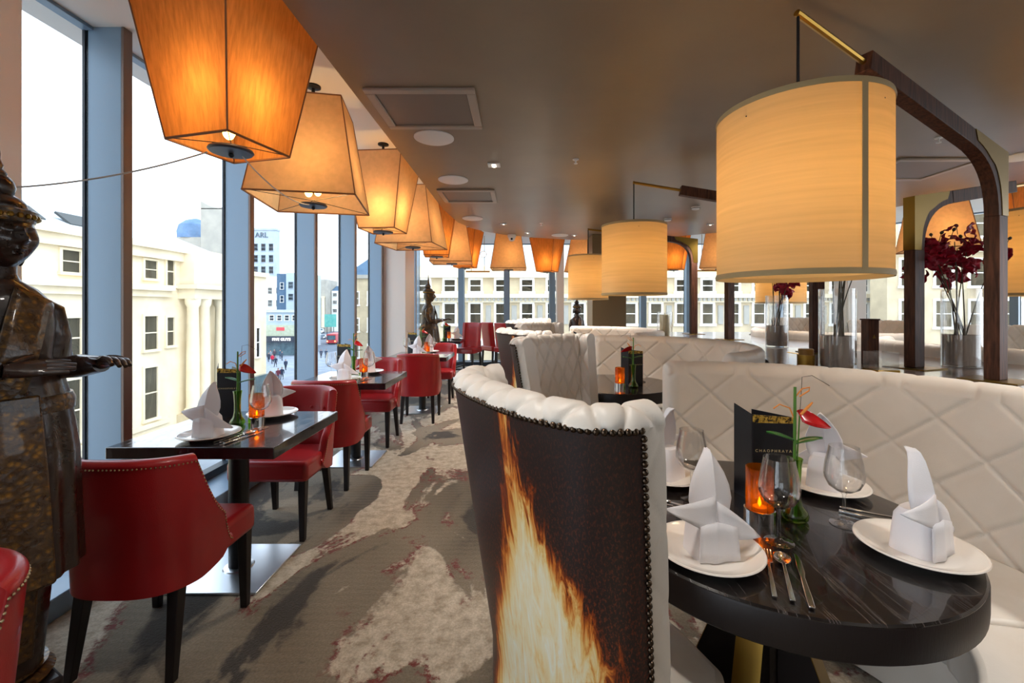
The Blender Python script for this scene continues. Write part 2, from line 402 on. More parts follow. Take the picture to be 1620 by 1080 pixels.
def window_run(p0, p1, n, z0, z1, fin_w, fin_d, edge=None):
    p0 = Vector((p0[0],p0[1],0)); p1 = Vector((p1[0],p1[1],0)); d = (p1-p0); L = d.length; d.normalize()
    ang = math.atan2(d.y, d.x); bay = L/n
    for k in range(n):
        _wn[0] += 1
        pos = p0 + d*bay*k
        w = struct(MB().box(0.0, bay, -0.012, 0.012, z0, z1).build('window_%d' % _wn[0], GLASSW, smooth=0), 'clear full-height window pane')
        w.location = pos; w.rotation_euler = (0,0,ang)
        MB().box(0, fin_w, -fin_d, 0.0, z0, z1).build('mullion', ALU, w, bevel=0.003)
        MB().box(-0.002, fin_w+0.004, -fin_d-0.015, -fin_d, z0, z1).build('mullion_edge', edge or BRONZE, w, bevel=0.002)
        MB().box(-0.006, fin_w+0.006, 0.012, 0.026, z0, z1).build('gasket', ALUD, w, smooth=0)
        MB().box(fin_w, bay, -0.05, 0.03, z0, z0+0.06).build('bottom_rail', ALUD, w, bevel=0.003)
        MB().box(fin_w, bay, -0.03, 0.03, z1-0.02, z1).build('top_rail', ALU, w, bevel=0.003)
Y0 = 2.446
window_run((-2.39, Y0-1.145*5), (-2.39, Y0+1.145*7), 12, 0.10, 2.95, 0.05, 0.185)
window_run((-2.59, 10.8), (5.1, 10.8), 7, 0.05, 2.95, 0.13, 0.15, ALU)
window_run((5.1, 10.8), (9.0, 5.0), 6, 0.05, 2.95, 0.09, 0.15, ALU)
window_run((9.0, 5.0), (9.0, -4.0), 8, 0.05, 2.95, 0.09, 0.15)
struct(MB().box(-2.75,-2.10,0.75,1.87,0.0,2.95).build('wall_left', COLM, bevel=0.01), 'pale column at the left edge beside the near statue')
struct(MB().box(-2.36,-1.84,7.12,7.70,0,2.95).build('wall_left', COLM, bevel=0.01), 'white column between the left windows and the far windows')
struct(MB().box(1.18,1.74,7.25,7.8,0,2.60).build('wall_far', PILLAR, bevel=0.01), 'olive-brown square pillar among the booths')
struct(MB().box(5.95,6.30,8.05,8.40,0,2.95).build('wall_right', COLM, bevel=0.01), 'white column by the right windows')
struct(MB().box(0.85,1.02,10.3,10.6,0,2.95).build('wall_far', COLM, bevel=0.01), 'slim white column at the far windows')

# ---- ceiling fittings
def vent(x0,x1,y0,y1,label):
    t = thing('ceiling_vent', label, 'vent', ((x0+x1)/2,(y0+y1)/2,2.6), 0, 'air vents in the taupe ceiling')
    w,h = (x1-x0)/2,(y1-y0)/2; VM = mat('vent_frame_paint', lin(158,146,134), 0.35, bump=(50,0.03)); VP = mat('vent_panel_paint', lin(110,98,88), 0.4, bump=(50,0.03))
    for a in ((-w,w,-h,-h+0.05),(-w,w,h-0.05,h),(-w,-w+0.05,-h+0.05,h-0.05),(w-0.05,w,-h+0.05,h-0.05)):
        MB().box(a[0],a[1],a[2],a[3],-0.018,0.0).build('frame_bar', VM, t, bevel=0.006)
    MB().box(-w+0.05,w-0.05,-h+0.05,h-0.05,-0.008,0.0).build('panel', VP, t, bevel=0.004)
vent(-0.863,-0.25,2.41,2.95,'large taupe ceiling vent panel nearest the camera')
vent(-0.853,-0.26,4.49,5.03,'smaller-looking taupe ceiling vent panel beyond the near one')
vent(3.05,3.75,3.55,4.15,'taupe ceiling vent panel at the right behind the lamp arm')
def disc(x,y,r,name,label,cat,group,rim=0.012):
    t = thing(name, label, cat, (x,y,2.6), 0, group)
    MB().lathe([(r-rim,0.0),(r,0.0),(r,-0.006),(r-rim,-0.012)], 32).build('bezel', WHITEP, t)
    MB().lathe([(r-rim,-0.004),(r-rim,-0.009),(0.01,-0.011)], 32).build('grille', WHITEP, t)
for i,(x,y) in enumerate([(-0.61,3.13),(-0.63,4.16),(-0.64,5.96),(0.66,7.35),(4.0,3.5)]):
    disc(x,y,0.14,'ceiling_speaker',['round white ceiling speaker beside the near vent','round white ceiling speaker just before the second vent','round white ceiling speaker beyond the second vent','round white ceiling speaker at the far curve of the ceiling','round white ceiling speaker at the right edge above the lamp arm'][i],'speaker','round ceiling speakers')
def spot_light(loc, energy, angle=110, col=(1.0,0.93,0.85), parent=None):
    d = bpy.data.lights.new('lamp_light','SPOT'); d.energy = energy; d.spot_size = math.radians(angle); d.spot_blend = 0.8; d.color = col; d.shadow_soft_size = 0.06
    o = bpy.data.objects.new('lamp_light', d); COL.objects.link(o); o.location = loc
    if parent: o.parent = parent
    return o
SPOT_E = 80
def downlight(x,y,label,square=False,e=1.0):
    t = thing('downlight', label, 'downlight', (x,y,2.6), 0, 'ceiling downlights')
    if square:
        MB().box(-0.052,0.052,-0.052,0.052,-0.010,0.0).build('bezel', WHITEP, t, bevel=0.003)
        for s in (-0.018,0.018): MB().lathe([(0.016,-0.010),(0.016,-0.014),(0.004,-0.016)],16, Matrix.Translation((0,s,0))).build('bulb', BULBW, t)
    else:
        MB().lathe([(0.028,0.0),(0.05,0.0),(0.05,-0.006),(0.03,-0.012)],24).build('bezel', WHITEP, t)
        MB().lathe([(0.028,-0.004),(0.028,-0.010),(0.005,-0.013)],20).build('bulb', BULBW, t)
    spot_light((0,0,-0.04), SPOT_E*e, parent=t)
downlight(-0.22,3.72,'square twin downlight between the speakers and the arm lamp',True)
for x,y,l in [(-0.24,6.36,'round downlight near the far lanterns'),(0.12,7.1,'round downlight beside the security camera'),(0.9,7.35,'round downlight above the far booths'),(2.75,6.4,'round downlight over the far end of the counter'),(3.6,4.5,'round downlight beside the right ceiling vent'),
              (1.6,0.4,'added fill downlight, out of view overhead near the front booth'),(0.3,-1.2,'added fill downlight, out of view behind the camera'),(-0.3,1.0,'added fill downlight, out of view overhead above the aisle'),(2.6,1.6,'added fill downlight, out of view over the near counter'),(4.2,1.8,'added fill downlight, out of view over the right-hand booths')]:  # this row lies out of view, added to brighten the interior
    downlight(x,y,l,e=0.45 if y < 1.7 and x < 2 else 1.0)
def sprinkler(x,y,label):
    t = thing('sprinkler', label, 'sprinkler', (x,y,2.6), 0, 'ceiling sprinklers')
    MB().lathe([(0.026,0),(0.024,-0.006),(0.01,-0.008)],16).build('rose', WHITEP, t)
    MB().lathe([(0.006,-0.004),(0.006,-0.03),(0.017,-0.034),(0.015,-0.037),(0.003,-0.038)],12).build('head', WHITEP, t)
for x,y,l in [(0.45,3.59,'small sprinkler head in the middle of the taupe ceiling'),(0.3,6.3,'tiny sprinkler head far along the ceiling'),(2.96,3.13,'sprinkler head beside the near lamp arm')]: sprinkler(x,y,l)
def detector(x,y,label):
    t = thing('smoke_detector', label, 'smoke detector', (x,y,2.6), 0, 'smoke detectors')
    MB().lathe([(0.05,0),(0.052,-0.012),(0.04,-0.03),(0.02,-0.035),(0.004,-0.036)],24).build('body', WHITEP, t)
    MB().lathe([(0.053,-0.012),(0.054,-0.016),(0.053,-0.02)],24,cap=False).build('ring', GREYMETAL, t)
detector(2.1,5.3,'white smoke detector left of the big drum shade'); detector(2.0,6.0,'smaller white smoke detector beyond the second drum shade')
t = thing('security_camera','white dome security camera under the far ceiling edge','camera',(-0.14,7.32,2.6))
MB().lathe([(0.07,0),(0.072,-0.03),(0.06,-0.05)],24).build('housing', WHITEP, t)
MB().lathe([(0.058,-0.05),(0.05,-0.085),(0.028,-0.105),(0.004,-0.11)],24).build('dome', WHITEP, t)
MB().sphere((0,-0.05,-0.075),0.018).build('lens', BLACKM, t)

# ================================================================== OUTSIDE
STR = -9.0
struct(MB().box(-150,120,11.2,260,STR-0.4,STR).build('ground', ASPH, smooth=0), 'pale paved street far below')
struct(MB().box(-23.5,-2.9,-40,60,STR-0.4,STR+0.001).build('ground', ASPH, smooth=0), 'pavement below the left windows')
struct(MB().box(-100,-44,103,240,STR,STR+0.03).build('road', ROADM, smooth=0), 'grey road running away between the buildings')
def win_mesh(w, h, fr, bars):
    f = MB(); f.box(-w/2-fr,-w/2,-0.10,0.10,-h/2-fr,h/2+fr); f.box(w/2,w/2+fr,-0.10,0.10,-h/2-fr,h/2+fr)
    f.box(-w/2,w/2,-0.10,0.10,h/2,h/2+fr); f.box(-w/2-fr*1.4,w/2+fr*1.4,-0.18,0.10,-h/2-fr*1.2,-h/2)
    for (x0,x1,z0,z1) in bars: f.box(x0,x1,-0.05,0.03,z0,z1)
    p = MB().box(-w/2,w/2,0.0,0.03,-h/2,h/2)
    return f, p
def windows(par, spots, w, h, fr, mf, mp, rot=0, bars=None):
    """spots: local window centres; every window its own part, its pane a sub-part"""
    bars = bars if bars is not None else [(-w/2,w/2,-0.04,0.04)]
    f, p = win_mesh(w, h, fr, bars); fo = None
    for s in spots:
        if fo is None: fo = f.build('window', mf, par, smooth=0); po = p.build('pane', mp, fo, smooth=0); o = fo
        else: o = clone(fo, par)
        o.location = s; o.rotation_euler = (0,0,rot)
# ---- stone building across the street (seen through the left windows)
b = thing('stone_building','pale classical stone building with columns across the street','building',(-24,22,STR))
MB().box(-10,0,-30,13.0,0,14.2).build('wall', STONE, b, smooth=0)
MB().box(-0.2,0.55,-30,13.2,14.2,14.6).add([],[]).box(-0.2,0.3,-30,13.2,13.6,14.2).build('cornice', STONE, b, smooth=0)
MB().box(0,0.5,-30,8.2,11.5,11.85).box(0,0.25,-30,8.2,11.1,11.5).build('string_course', STONE, b, smooth=0)
MB().box(0,0.15,-30,8.2,2.6,2.9).build('plinth_band', STONE, b, smooth=0)
MB().add([(0,-30,14.6),(0,13,14.6),(-7,13,17.4),(-7,-30,19.0),(-10,-30,14.6),(-10,13,14.6)],[(0,1,2,3),(3,2,5,4),(0,3,4),(1,5,2)]).build('roof', SLATE, b, smooth=0)
for k in range(3):
    MB().add([(-1.0,-3.6+k*3.1,15.0),(-1.0,-1.8+k*3.1,15.0),(-1.9,-1.8+k*3.1,15.7),(-1.9,-3.6+k*3.1,15.7)],[(0,1,2,3)]).build('skylight', DARKFR, b, smooth=0, solid=0.12)
cols = [-10.2,-4.6,1.6,6.7]
windows(b,[(0.0,y,12.85) for y in cols],0.95,1.15,0.14,STONE,PANE,PI/2,[(-0.475,0.475,-0.03,0.03)])
windows(b,[(0.0,y,8.75) for y in cols],1.0,2.15,0.14,STONE,PANE,PI/2)
windows(b,[(0.0,y,4.85) for y in cols],1.0,3.3,0.14,STONE,PANE,PI/2)
windows(b,[(0.0,y,v) for y in (8.3,) for v in (12.85,8.75)],0.6,1.9,0.14,STONE,PANE,PI/2)
MB().box(0,1.2,9.0,13.2,11.0,12.0).box(0,1.5,8.8,13.4,11.7,12.0).box(0,1.0,9.2,13.0,12.0,14.2).build('entablature', STONE, b, smooth=0)
for y in (9.5,10.6,12.4):
    c = MB().lathe([(0.52,2.9),(0.52,3.2),(0.42,3.3),(0.40,7.0),(0.35,10.4),(0.46,10.6),(0.5,11.0)],14).build('column', STONE, b); c.location = (0.7,y,0)
MB().box(0,1.4,8.9,13.4,0,2.9).build('plinth', STONE2, b, smooth=0)
MB().box(0,0.08,11.0,12.0,3.0,11.0).build('glazing', PANE, b, smooth=0)
# ---- glass pavilion and dome roofs
b = thing('roof_pavilion','pale glass roof pavilion with a curved top on the stone building','building',(-29,22,7.5))
MB().box(-3,1,-4,0.5,0,5.0).build('wall', CONC, b, smooth=0)
MB().loft([[(-3+4*i/8, y, 5.0+1.6*math.sin(PI*i/8)) for i in range(9)] for y in (-4,0.5)],True,True).build('roof', SLATE, b, smooth=30)
windows(b,[(1.0,-3+1.1*k,3.0) for k in range(3)],0.8,1.6,0.06,SASH,PANEL,PI/2)
b = thing('grey_building','tall plain grey stone building end with a concave parapet','building',(-34,50,STR))
MB().box(-2.1,1.7,0,2,0,21.6).build('wall', STONE3, b, smooth=0)
MB().loft([[(-2.1+3.8*i/10, y, 21.6+0.8*abs(2*i/10-1)**1.5) for i in range(11)]+[(1.7,y,21.5),(-2.1,y,21.5)] for y in (0,2)],True,True).build('parapet', STONE3, b, smooth=0)
windows(b,[(-1.2+1.4*k,0.0,9.0) for k in range(2)],0.7,1.4,0.1,STONE3,PANE)
b = thing('domed_building','blue lead dome roof behind the stone building','building',(-41,56,STR))
MB().box(-1.8,1.8,-1.8,1.8,0,19.0).build('wall', STONE3, b, smooth=0)
MB().lathe([(1.95,19),(2.0,19.9),(1.8,20.7),(1.1,21.3),(0.2,21.6)],20).build('dome', LEADB, b)
# ---- white building end along the street
b = thing('white_building','plain white building end at the left of the pedestrian street','building',(-24,38.5,STR))
MB().box(-8,0.0,0,3.3,0,13.6).build('wall', STONE, b, smooth=0)
MB().box(-8,0.25,-0.1,3.4,13.2,13.6).build('cornice', STONE, b, smooth=0)
MB().box(-0.1,0.4,1.0,3.0,0,4.2).build('shopfront', PANE, b, smooth=0)
windows(b,[(0.0,1.9,7.2)],0.5,2.6,0.1,SASH,PANE,PI/2)
def text_mesh(s, size, depth=0.0):
    c = bpy.data.curves.new('lettering','FONT'); c.body = s; c.size = size; c.extrude = depth; c.align_x = 'CENTER'; c.align_y = 'CENTER'
    o = bpy.data.objects.new('lettering', c); COL.objects.link(o)
    dg = bpy.context.evaluated_depsgraph_get(); dg.update()
    me = bpy.data.meshes.new_from_object(o.evaluated_get(dg)); bpy.data.objects.remove(o); return me
def lettering(s, size, depth, m, parent, loc, rot=(PI/2,0,0), name='lettering'):
    me = text_mesh(s, size, depth); me.materials.clear(); me.materials.append(m)
    o = bpy.data.objects.new(name, me); COL.objects.link(o); o.parent = parent; o.location = loc; o.rotation_euler = rot; return o
# ---- shops at the end of the plaza
b = thing('shop_building','low shop building with lit white sign letters above the crowd','building',(-50,96,STR))
MB().box(-9,3,0,6,0,9.6).build('wall', CONC, b, smooth=0)
MB().box(-9,3.2,-0.3,0,9.3,9.9).build('parapet', SLATE, b, smooth=0)
MB().box(-9,3.2,-1.2,0,2.9,4.2).build('fascia', mat('dark_fascia', lin(40,48,62), 0.5, bump=(10,0.02)), b, smooth=0)
MB().box(-9,3.2,-0.5,0,4.2,6.6).build('billboard_band', mat('green_beige_fascia', lin(170,178,150), 0.6, vary=(lin(190,196,176),2)), b, smooth=0)
MB().box(-9,3,-0.1,0,0,2.9).build('shopfront', PANE, b, smooth=0)
SIGNW = emit('white_sign_letters',(1,1,1,1),2.2); SIGNR = emit('red_sign_letters',(0.9,0.12,0.15,1),1.0)
lettering('FIVE GUYS', 0.86, 0.05, SIGNW, b, (-1.15,-1.27,3.52))
MB().box(-2.6,-0.9,-0.6,-0.5,5.4,6.1).build('red_sign', SIGNR, b, smooth=0)
windows(b,[(-3.9+1.65*k,0.0,8.1) for k in range(4)],0.85,1.05,0.1,SASH,PANE)
b = thing('dark_building','narrow slate-blue building behind the shops','building',(-59,112,STR))
MB().box(-2.6,0.0,0,10,0,18.9).build('wall', DARKB, b, smooth=0)
MB().box(0.0,4.0,-0.5,10,0,19.1).build('wall', CONC, b, smooth=0)
windows(b,[(-1.3,0.0,z) for z in (12.5,15.8)],0.8,1.6,0.08,SASH,PANEL)
windows(b,[(1.2+1.8*k,-0.5,z) for k in range(2) for z in (13.0,16.0)],1.2,1.6,0.08,CONC,PANEL)
b = thing('tower_block','pale concrete office tower with roof lettering','building',(-85,140,STR))
MB().box(-8,7.6,0,2.5,0,35.2).build('wall', CONC, b, smooth=0)
MB().box(-8,7.8,-0.3,2.6,34.8,35.4).build('parapet', CONC, b, smooth=0)
windows(b,[(6.2-2.45*k,0.0,29.4-3.6*j) for k in range(5) for j in range(5)],1.35,2.2,0.12,CONC,PANEL)
lettering('ARL', 2.3, 0.1, mat('tower_letters', lin(84,104,118), 0.6, bump=(10,0.02)), b, (3.2,-0.15,33.2))
b = thing('low_white_building','white building with a stepped roof below the tower','building',(-62.5,118,STR))
MB().box(-6,0.8,0,8,0,17.0).box(-6,-1.0,0,8,17.0,18.6).build('wall', SASH, b, smooth=0)
windows(b,[(-4.2+2.2*k,0.0,z) for k in range(3) for z in (11.5,14.8)],1.1,1.6,0.1,SASH,PANEL)
# ---- far end of the street
b = thing('far_stone_church','stone church front closing the street','building',(-83.5,185,STR))
MB().box(-6,2.2,0,12,0,22).build('wall', STONE3, b, smooth=0)
MB().lathe([(2.6,22),(2.4,23.8),(1.6,25.2),(0.3,26.2)],12, Matrix.Translation((-0.6,5,0))).build('dome', SLATE, b)
for k in range(3):
    c = MB().lathe([(0.7,2),(0.6,14),(0.8,15)],10).build('column', STONE, b); c.location = (-3.4+2.4*k,-0.8,0)
b = thing('far_terrace','pale terrace of shops far down the street','building',(-76,190,STR))
MB().box(-5,8,0,10,0,17.5).build('wall', SASH, b, smooth=0)
MB().add([(-5,0,17.5),(8,0,17.5),(8,5,19.8),(-5,5,19.8),(8,10,17.5),(-5,10,17.5)],[(0,1,2,3),(3,2,4,5),(0,3,5),(1,4,2)]).build('roof', DARKB, b, smooth=0)
windows(b,[(-3.6+2.6*k,0.0,z) for k in range(4) for z in (9.0,12.6,15.8)],1.7,1.3,0.15,SASH,PANE)
b = thing('corner_stone_building','dark roofed stone corner building right of the street','building',(-18.8,60,STR))
MB().box(-5,4.5,0,14,0,14.6).build('wall', STONE2, b, smooth=0)
MB().box(-5.3,4.6,-0.3,14,14.3,14.8).build('cornice', STONE3, b, smooth=0)
MB().add([(-5,0,14.8),(4.5,0,14.8),(4.5,4,17.5),(-3.0,4,17.5),(4.5,14,17.5),(-3,14,17.5),(-5,14,14.8)],[(0,1,2,3),(3,2,4,5),(0,3,5,6)]).build('roof', DARKB, b, smooth=0)
windows(b,[(-3.6+2.3*k,0.0,z) for k in range(3) for z in (4.5,8.0,11.6)],1.0,1.7,0.15,SASH,PANEL)
# ---- long terrace facing the far windows
b = thing('stone_terrace','long honey-stone terrace with sash windows facing the far windows','building',(-14,45,STR))
LX = 84
MB().box(0,LX,0,12,0,13.6).build('wall', STONE2, b, smooth=0)
MB().box(-0.3,LX,-0.7,0,11.35,11.75).box(-0.1,LX,-0.35,0,10.9,11.35).build('cornice', STONE, b, smooth=0)
dent = MB()
for k in range(int(LX/0.45)): dent.box(k*0.45,k*0.45+0.22,-0.55,-0.30,11.05,11.35)
d_ = dent.build('dentil_row', STONE3, b, smooth=0); d_['kind'] = 'stuff'
MB().box(-0.2,LX,-0.5,0,13.4,13.8).box(-0.2,LX,-0.2,0.2,13.8,14.6).build('parapet', STONE, b, smooth=0)
MB().add([(0,0.4,14.2),(LX,0.4,14.2),(LX,5.0,18.4),(0,5.0,18.4),(LX,12,14.2),(0,12,14.2)],[(0,1,2,3),(3,2,4,5),(0,3,5),(1,4,2)]).build('roof', SLATE, b, smooth=0)
for k in range(7):
    MB().box(8+k*11,9.6+k*11,3.6,5.6,16.5,20.2).build('chimney', STONE2, b, smooth=0)
xs = [1.6+2.62*k for k in range(31)]
windows(b,[(x,0.0,12.6) for x in xs],1.05,1.15,0.22,SASH,PANEL)
windows(b,[(x,0.0,9.75) for x in xs],1.05,2.0,0.22,SASH,PANEL)
windows(b,[(x,0.0,5.8) for x in xs],1.15,2.4,0.22,SASH,PANEL)
for k in range(30):
    MB().box(xs[k]+1.05,xs[k]+1.57,-0.12,0,8.7,10.6).build('stone_panel', STONE3, b, smooth=0) if k < 1 else None
pp = [o for o in bpy.data.objects if o.name.startswith('stone_panel')][0]
for k in range(1,30):
    c = pp.copy(); COL.objects.link(c); c.parent = b; c.location = (2.62*k,0,0)
b = thing('tall_corner_block','taller stone block with tall windows at the far right','building',(34,43,STR))
MB().box(0,40,-2,0.0,0,21).build('wall', STONE2, b, smooth=0)
MB().box(-0.4,40,-2.7,-2.0,15.5,16.2).box(-0.4,40,-2.6,-2.0,20.4,21.2).build('cornice', STONE, b, smooth=0)
windows(b,[(2+3.2*k,-2.0,z) for k in range(11) for z in (5.5,9.8,13.6,18.2)],1.5,2.4,0.2,SASH,PANEL)
# ---- people, cars and a bus down in the street
SKIN = mat('skin', lin(196,150,126), 0.6, bump=(40,0.02))
def person(x, y, rz, top, legs, label, stride=0.25):
    t = thing('person', label, 'person', (x,y,STR), rz, 'pedestrians in the street')
    bd = MB()
    bd.loft([[(0.20*w*math.cos(a), 0.13*w*math.sin(a), z) for a in [2*PI*i/8 for i in range(8)]] for z,w in ((0.78,0.9),(0.95,0.95),(1.2,1.0),(1.4,1.15),(1.48,0.7),(1.52,0.35))])
    for s in (-1,1): bd.tube([(s*0.23,0,1.42),(s*0.27,0.06*s,1.12),(s*0.25,0.12*s,0.85)],[0.065,0.055,0.045],6)
    bd.build('coat', mat('coat_cloth', top, 0.8, bump=(30,0.05)), t)
    lg = MB()
    for s in (-1,1): lg.tube([(s*0.09,0,0.85),(s*0.10,s*stride*0.5,0.45),(s*0.10,s*stride-0.03,0.06),(s*0.10,s*stride-0.16,0.03)],[0.10,0.075,0.055,0.05],6)
    lg.build('legs', mat('trouser_cloth', legs, 0.8, bump=(30,0.05)), t)
    h = MB().sphere((0,0,1.65),(0.085,0.10,0.125),8,6); h.tube([(0,0,1.5),(0,0,1.58)],0.055,6); h.build('head', SKIN, t)
    MB().sphere((0,0.02,1.70),(0.092,0.105,0.10),8,5).build('hair', mat('hair', lin(50,36,28), 0.7, bump=(60,0.1)), t)
def gp(px, py): Z = (EYE-STR)*FP/(py-CY); return ((px-CX)/FP*Z, Z)
peeps = [(425,572,0.3,(60,64,76),(40,44,56),'pedestrian in a grey coat at the back left of the crowd'),(431,575,0.2,(200,40,70),(40,44,60),'pedestrian in a pink-red coat in the middle of the crowd'),
 (436,580,-0.2,(44,52,72),(30,34,46),'pedestrian in dark navy beside the pink-red coat'),(446,570,0.8,(70,80,96),(40,46,60),'pedestrian in slate grey at the right of the crowd'),
 (452,585,0.5,(50,60,84),(34,38,50),'pedestrian in dark blue walking at the right'),(440,602,0.1,(110,50,66),(50,54,70),'pedestrian in a maroon jacket at the front of the street'),
 (446,600,-0.1,(44,54,78),(34,40,56),'pedestrian in a dark coat at the front beside the maroon jacket'),(405,600,0.4,(90,60,60),(60,60,72),'pedestrian in brown by the left building'),
 (412,596,0.3,(40,44,54),(40,44,54),'pedestrian in black by the left building'),(428,568,0.1,(130,140,150),(70,80,96),'pedestrian in pale grey far back on the left'),
 (443,567,0.7,(60,90,110),(50,60,80),'pedestrian in teal far back on the right'),(434,566,0.3,(84,70,80),(50,50,64),'pedestrian in mauve far back in the middle'),
 (508,566,0.2,(60,70,92),(40,46,60),'left of two pedestrians crossing the road'),(516,566,-0.2,(50,62,84),(40,46,60),'right of two pedestrians crossing the road')]
for px,py,rz,a,c,l in peeps:
    x,y = gp(px,py); person(x,y,rz+0.3,lin(*a),lin(*c),l)
TYRE = mat('tyre_rubber', lin(24,24,26), 0.8, bump=(40,0.1)); HEADL = emit('headlight',(1.0,0.95,0.85,1),6); TAILL = emit('tail_light',(1.0,0.3,0.12,1),4)
def car(px, py, col, label, van=False):
    x,y = gp(px,py); t = thing('car', label, 'car', (x,y,STR+0.03), 0.25, 'cars in the road')
    h = 1.95 if van else 1.45
    prof = [(-0.9,0.35),(-0.92,0.8),(-0.80,h-0.25),(-0.68,h),(0.68,h),(0.80,h-0.25),(0.92,0.8),(0.9,0.35)]
    MB().loft([[(a*(0.96 if i in (0,5) else 1), yy, min(b,zc)) for a,b in prof] for i,(yy,zc) in enumerate([(-2.1,0.8),(-1.2,0.9),(-0.5,h),(1.1,h),(1.8,1.0),(2.1,0.85)])]).build('body', mat('car_paint', col, 0.25, 0.2, bump=(10,0.01), coat=0.6), t)
    MB().box(-0.70,0.70,-1.02,-0.55,0.92,h-0.15).build('windscreen', PANE, t, smooth=0)
    for s in (-1,1):
        for yy in (-1.3,1.3):
            MB().lathe([(0.32,-0.1),(0.32,0.1)],12,Matrix.Translation((s*0.85,yy,0.32)) @ Matrix.Rotation(PI/2,4,'Y')).build('wheel', TYRE, t)
        MB().sphere((s*0.66,-2.1,0.66),(0.14,0.05,0.10)).build('headlight', HEADL, t)
car(503,534,lin(206,210,216),'silver car with lit headlights at the left of the road'); car(511,536,lin(120,130,144),'grey car with lit headlights next to the bus'); car(508,527,lin(200,204,212),'white van farther up the road',True)
x,y = gp(524,545)
t = thing('bus','red single-deck bus with orange lights in the road','bus',(x,y,STR+0.03),0.2)
MB().box(-1.25,1.25,0,9,0.35,2.9).build('body', mat('bus_paint', lin(190,60,62), 0.35, bump=(10,0.01)), t, bevel=0.12)
MB().box(-1.1,1.1,-0.03,0.05,1.3,2.5).build('rear_window', PANE, t, smooth=0)
for s in (-1,1):
    MB().box(s*1.0-0.15,s*1.0+0.15,-0.05,0.02,0.7,1.1).build('tail_light', TAILL, t, smooth=0)
    MB().lathe([(0.45,-0.15),(0.45,0.15)],12,Matrix.Translation((s*1.1,2,0.45)) @ Matrix.Rotation(PI/2,4,'Y')).build('wheel', TYRE, t)
t = thing('hoarding','teal hoarding panel above the traffic','hoarding',(-68.7,160,STR))
MB().box(-2.1,2.1,0,0.2,3.3,7.9).build('panel', mat('teal_print', lin(80,170,160), 0.5, vary=(lin(120,190,176),0.8)), t, smooth=0)
for s in (-1,1): MB().box(s*1.2-0.1,s*1.2+0.1,0.05,0.15,0,3.3).build('post', DARKFR, t, smooth=0)
# ================================================================== FURNITURE BUILDERS
def se(v, p): return math.copysign(abs(v)**p, v)
def shell_mesh(ns, P, ztop, zbot, th, nz, quilt=None, inner=True):
    """upholstered shell: outer face, rounded rim, inner face; P(s,z) -> plan point, th = thickness, quilt(u,z) -> puff height"""
    rings = []; ulen = 0; prev = None
    for i in range(ns+1):
        s = -1+2*i/ns; zt, zb = ztop(s), zbot(s); ring = []
        q = P(s, (zt+zb)/2)
        if prev: ulen += math.hypot(q[0]-prev[0], q[1]-prev[1])
        prev = q
        def nrm(z):
            a = P(max(-1,s-0.01), z); b = P(min(1,s+0.01), z); dx, dy = b[0]-a[0], b[1]-a[1]; L = math.hypot(dx,dy) or 1
            return (-dy/L, dx/L)
        r = th/2
        for j in range(nz+1):
            z = lerp(zb, zt-r, j/nz); x, y = P(s,z); h = quilt(ulen, z) if quilt else 0; n = nrm(z)
            ring.append((x-n[0]*h*0.3, y-n[1]*h*0.3, z))
        n = nrm(zt); x, y = P(s, zt)
        for j in range(1,14):
            a = PI - PI*j/14; h = quilt(ulen, zt-r+r*(PI-a)) if quilt else 0
            o = r + (r+h)*math.cos(a); ring.append((x+n[0]*o, y+n[1]*o, zt-r+(r+h)*math.sin(a)))
        for j in range(nz+1):
            z = lerp(zt-r, zb, j/nz); x, y = P(s,z); n = nrm(z); h = quilt(ulen, 2*(zt-r)+PI*r-z) if quilt else 0
            ring.append((x+n[0]*(th+h), y+n[1]*(th+h), z))
        rings.append(ring)
    return MB().loft(rings, True, True)
def quiltfn(pu, pv, puff, width):
    def f(u, v):
        a = u/pu+v/pv; b = u/pu-v/pv
        d = min(abs(a-round(a)), abs(b-round(b)))*min(pu,pv)
        return puff*(1-math.exp(-(d/width)**1.3))
    return f

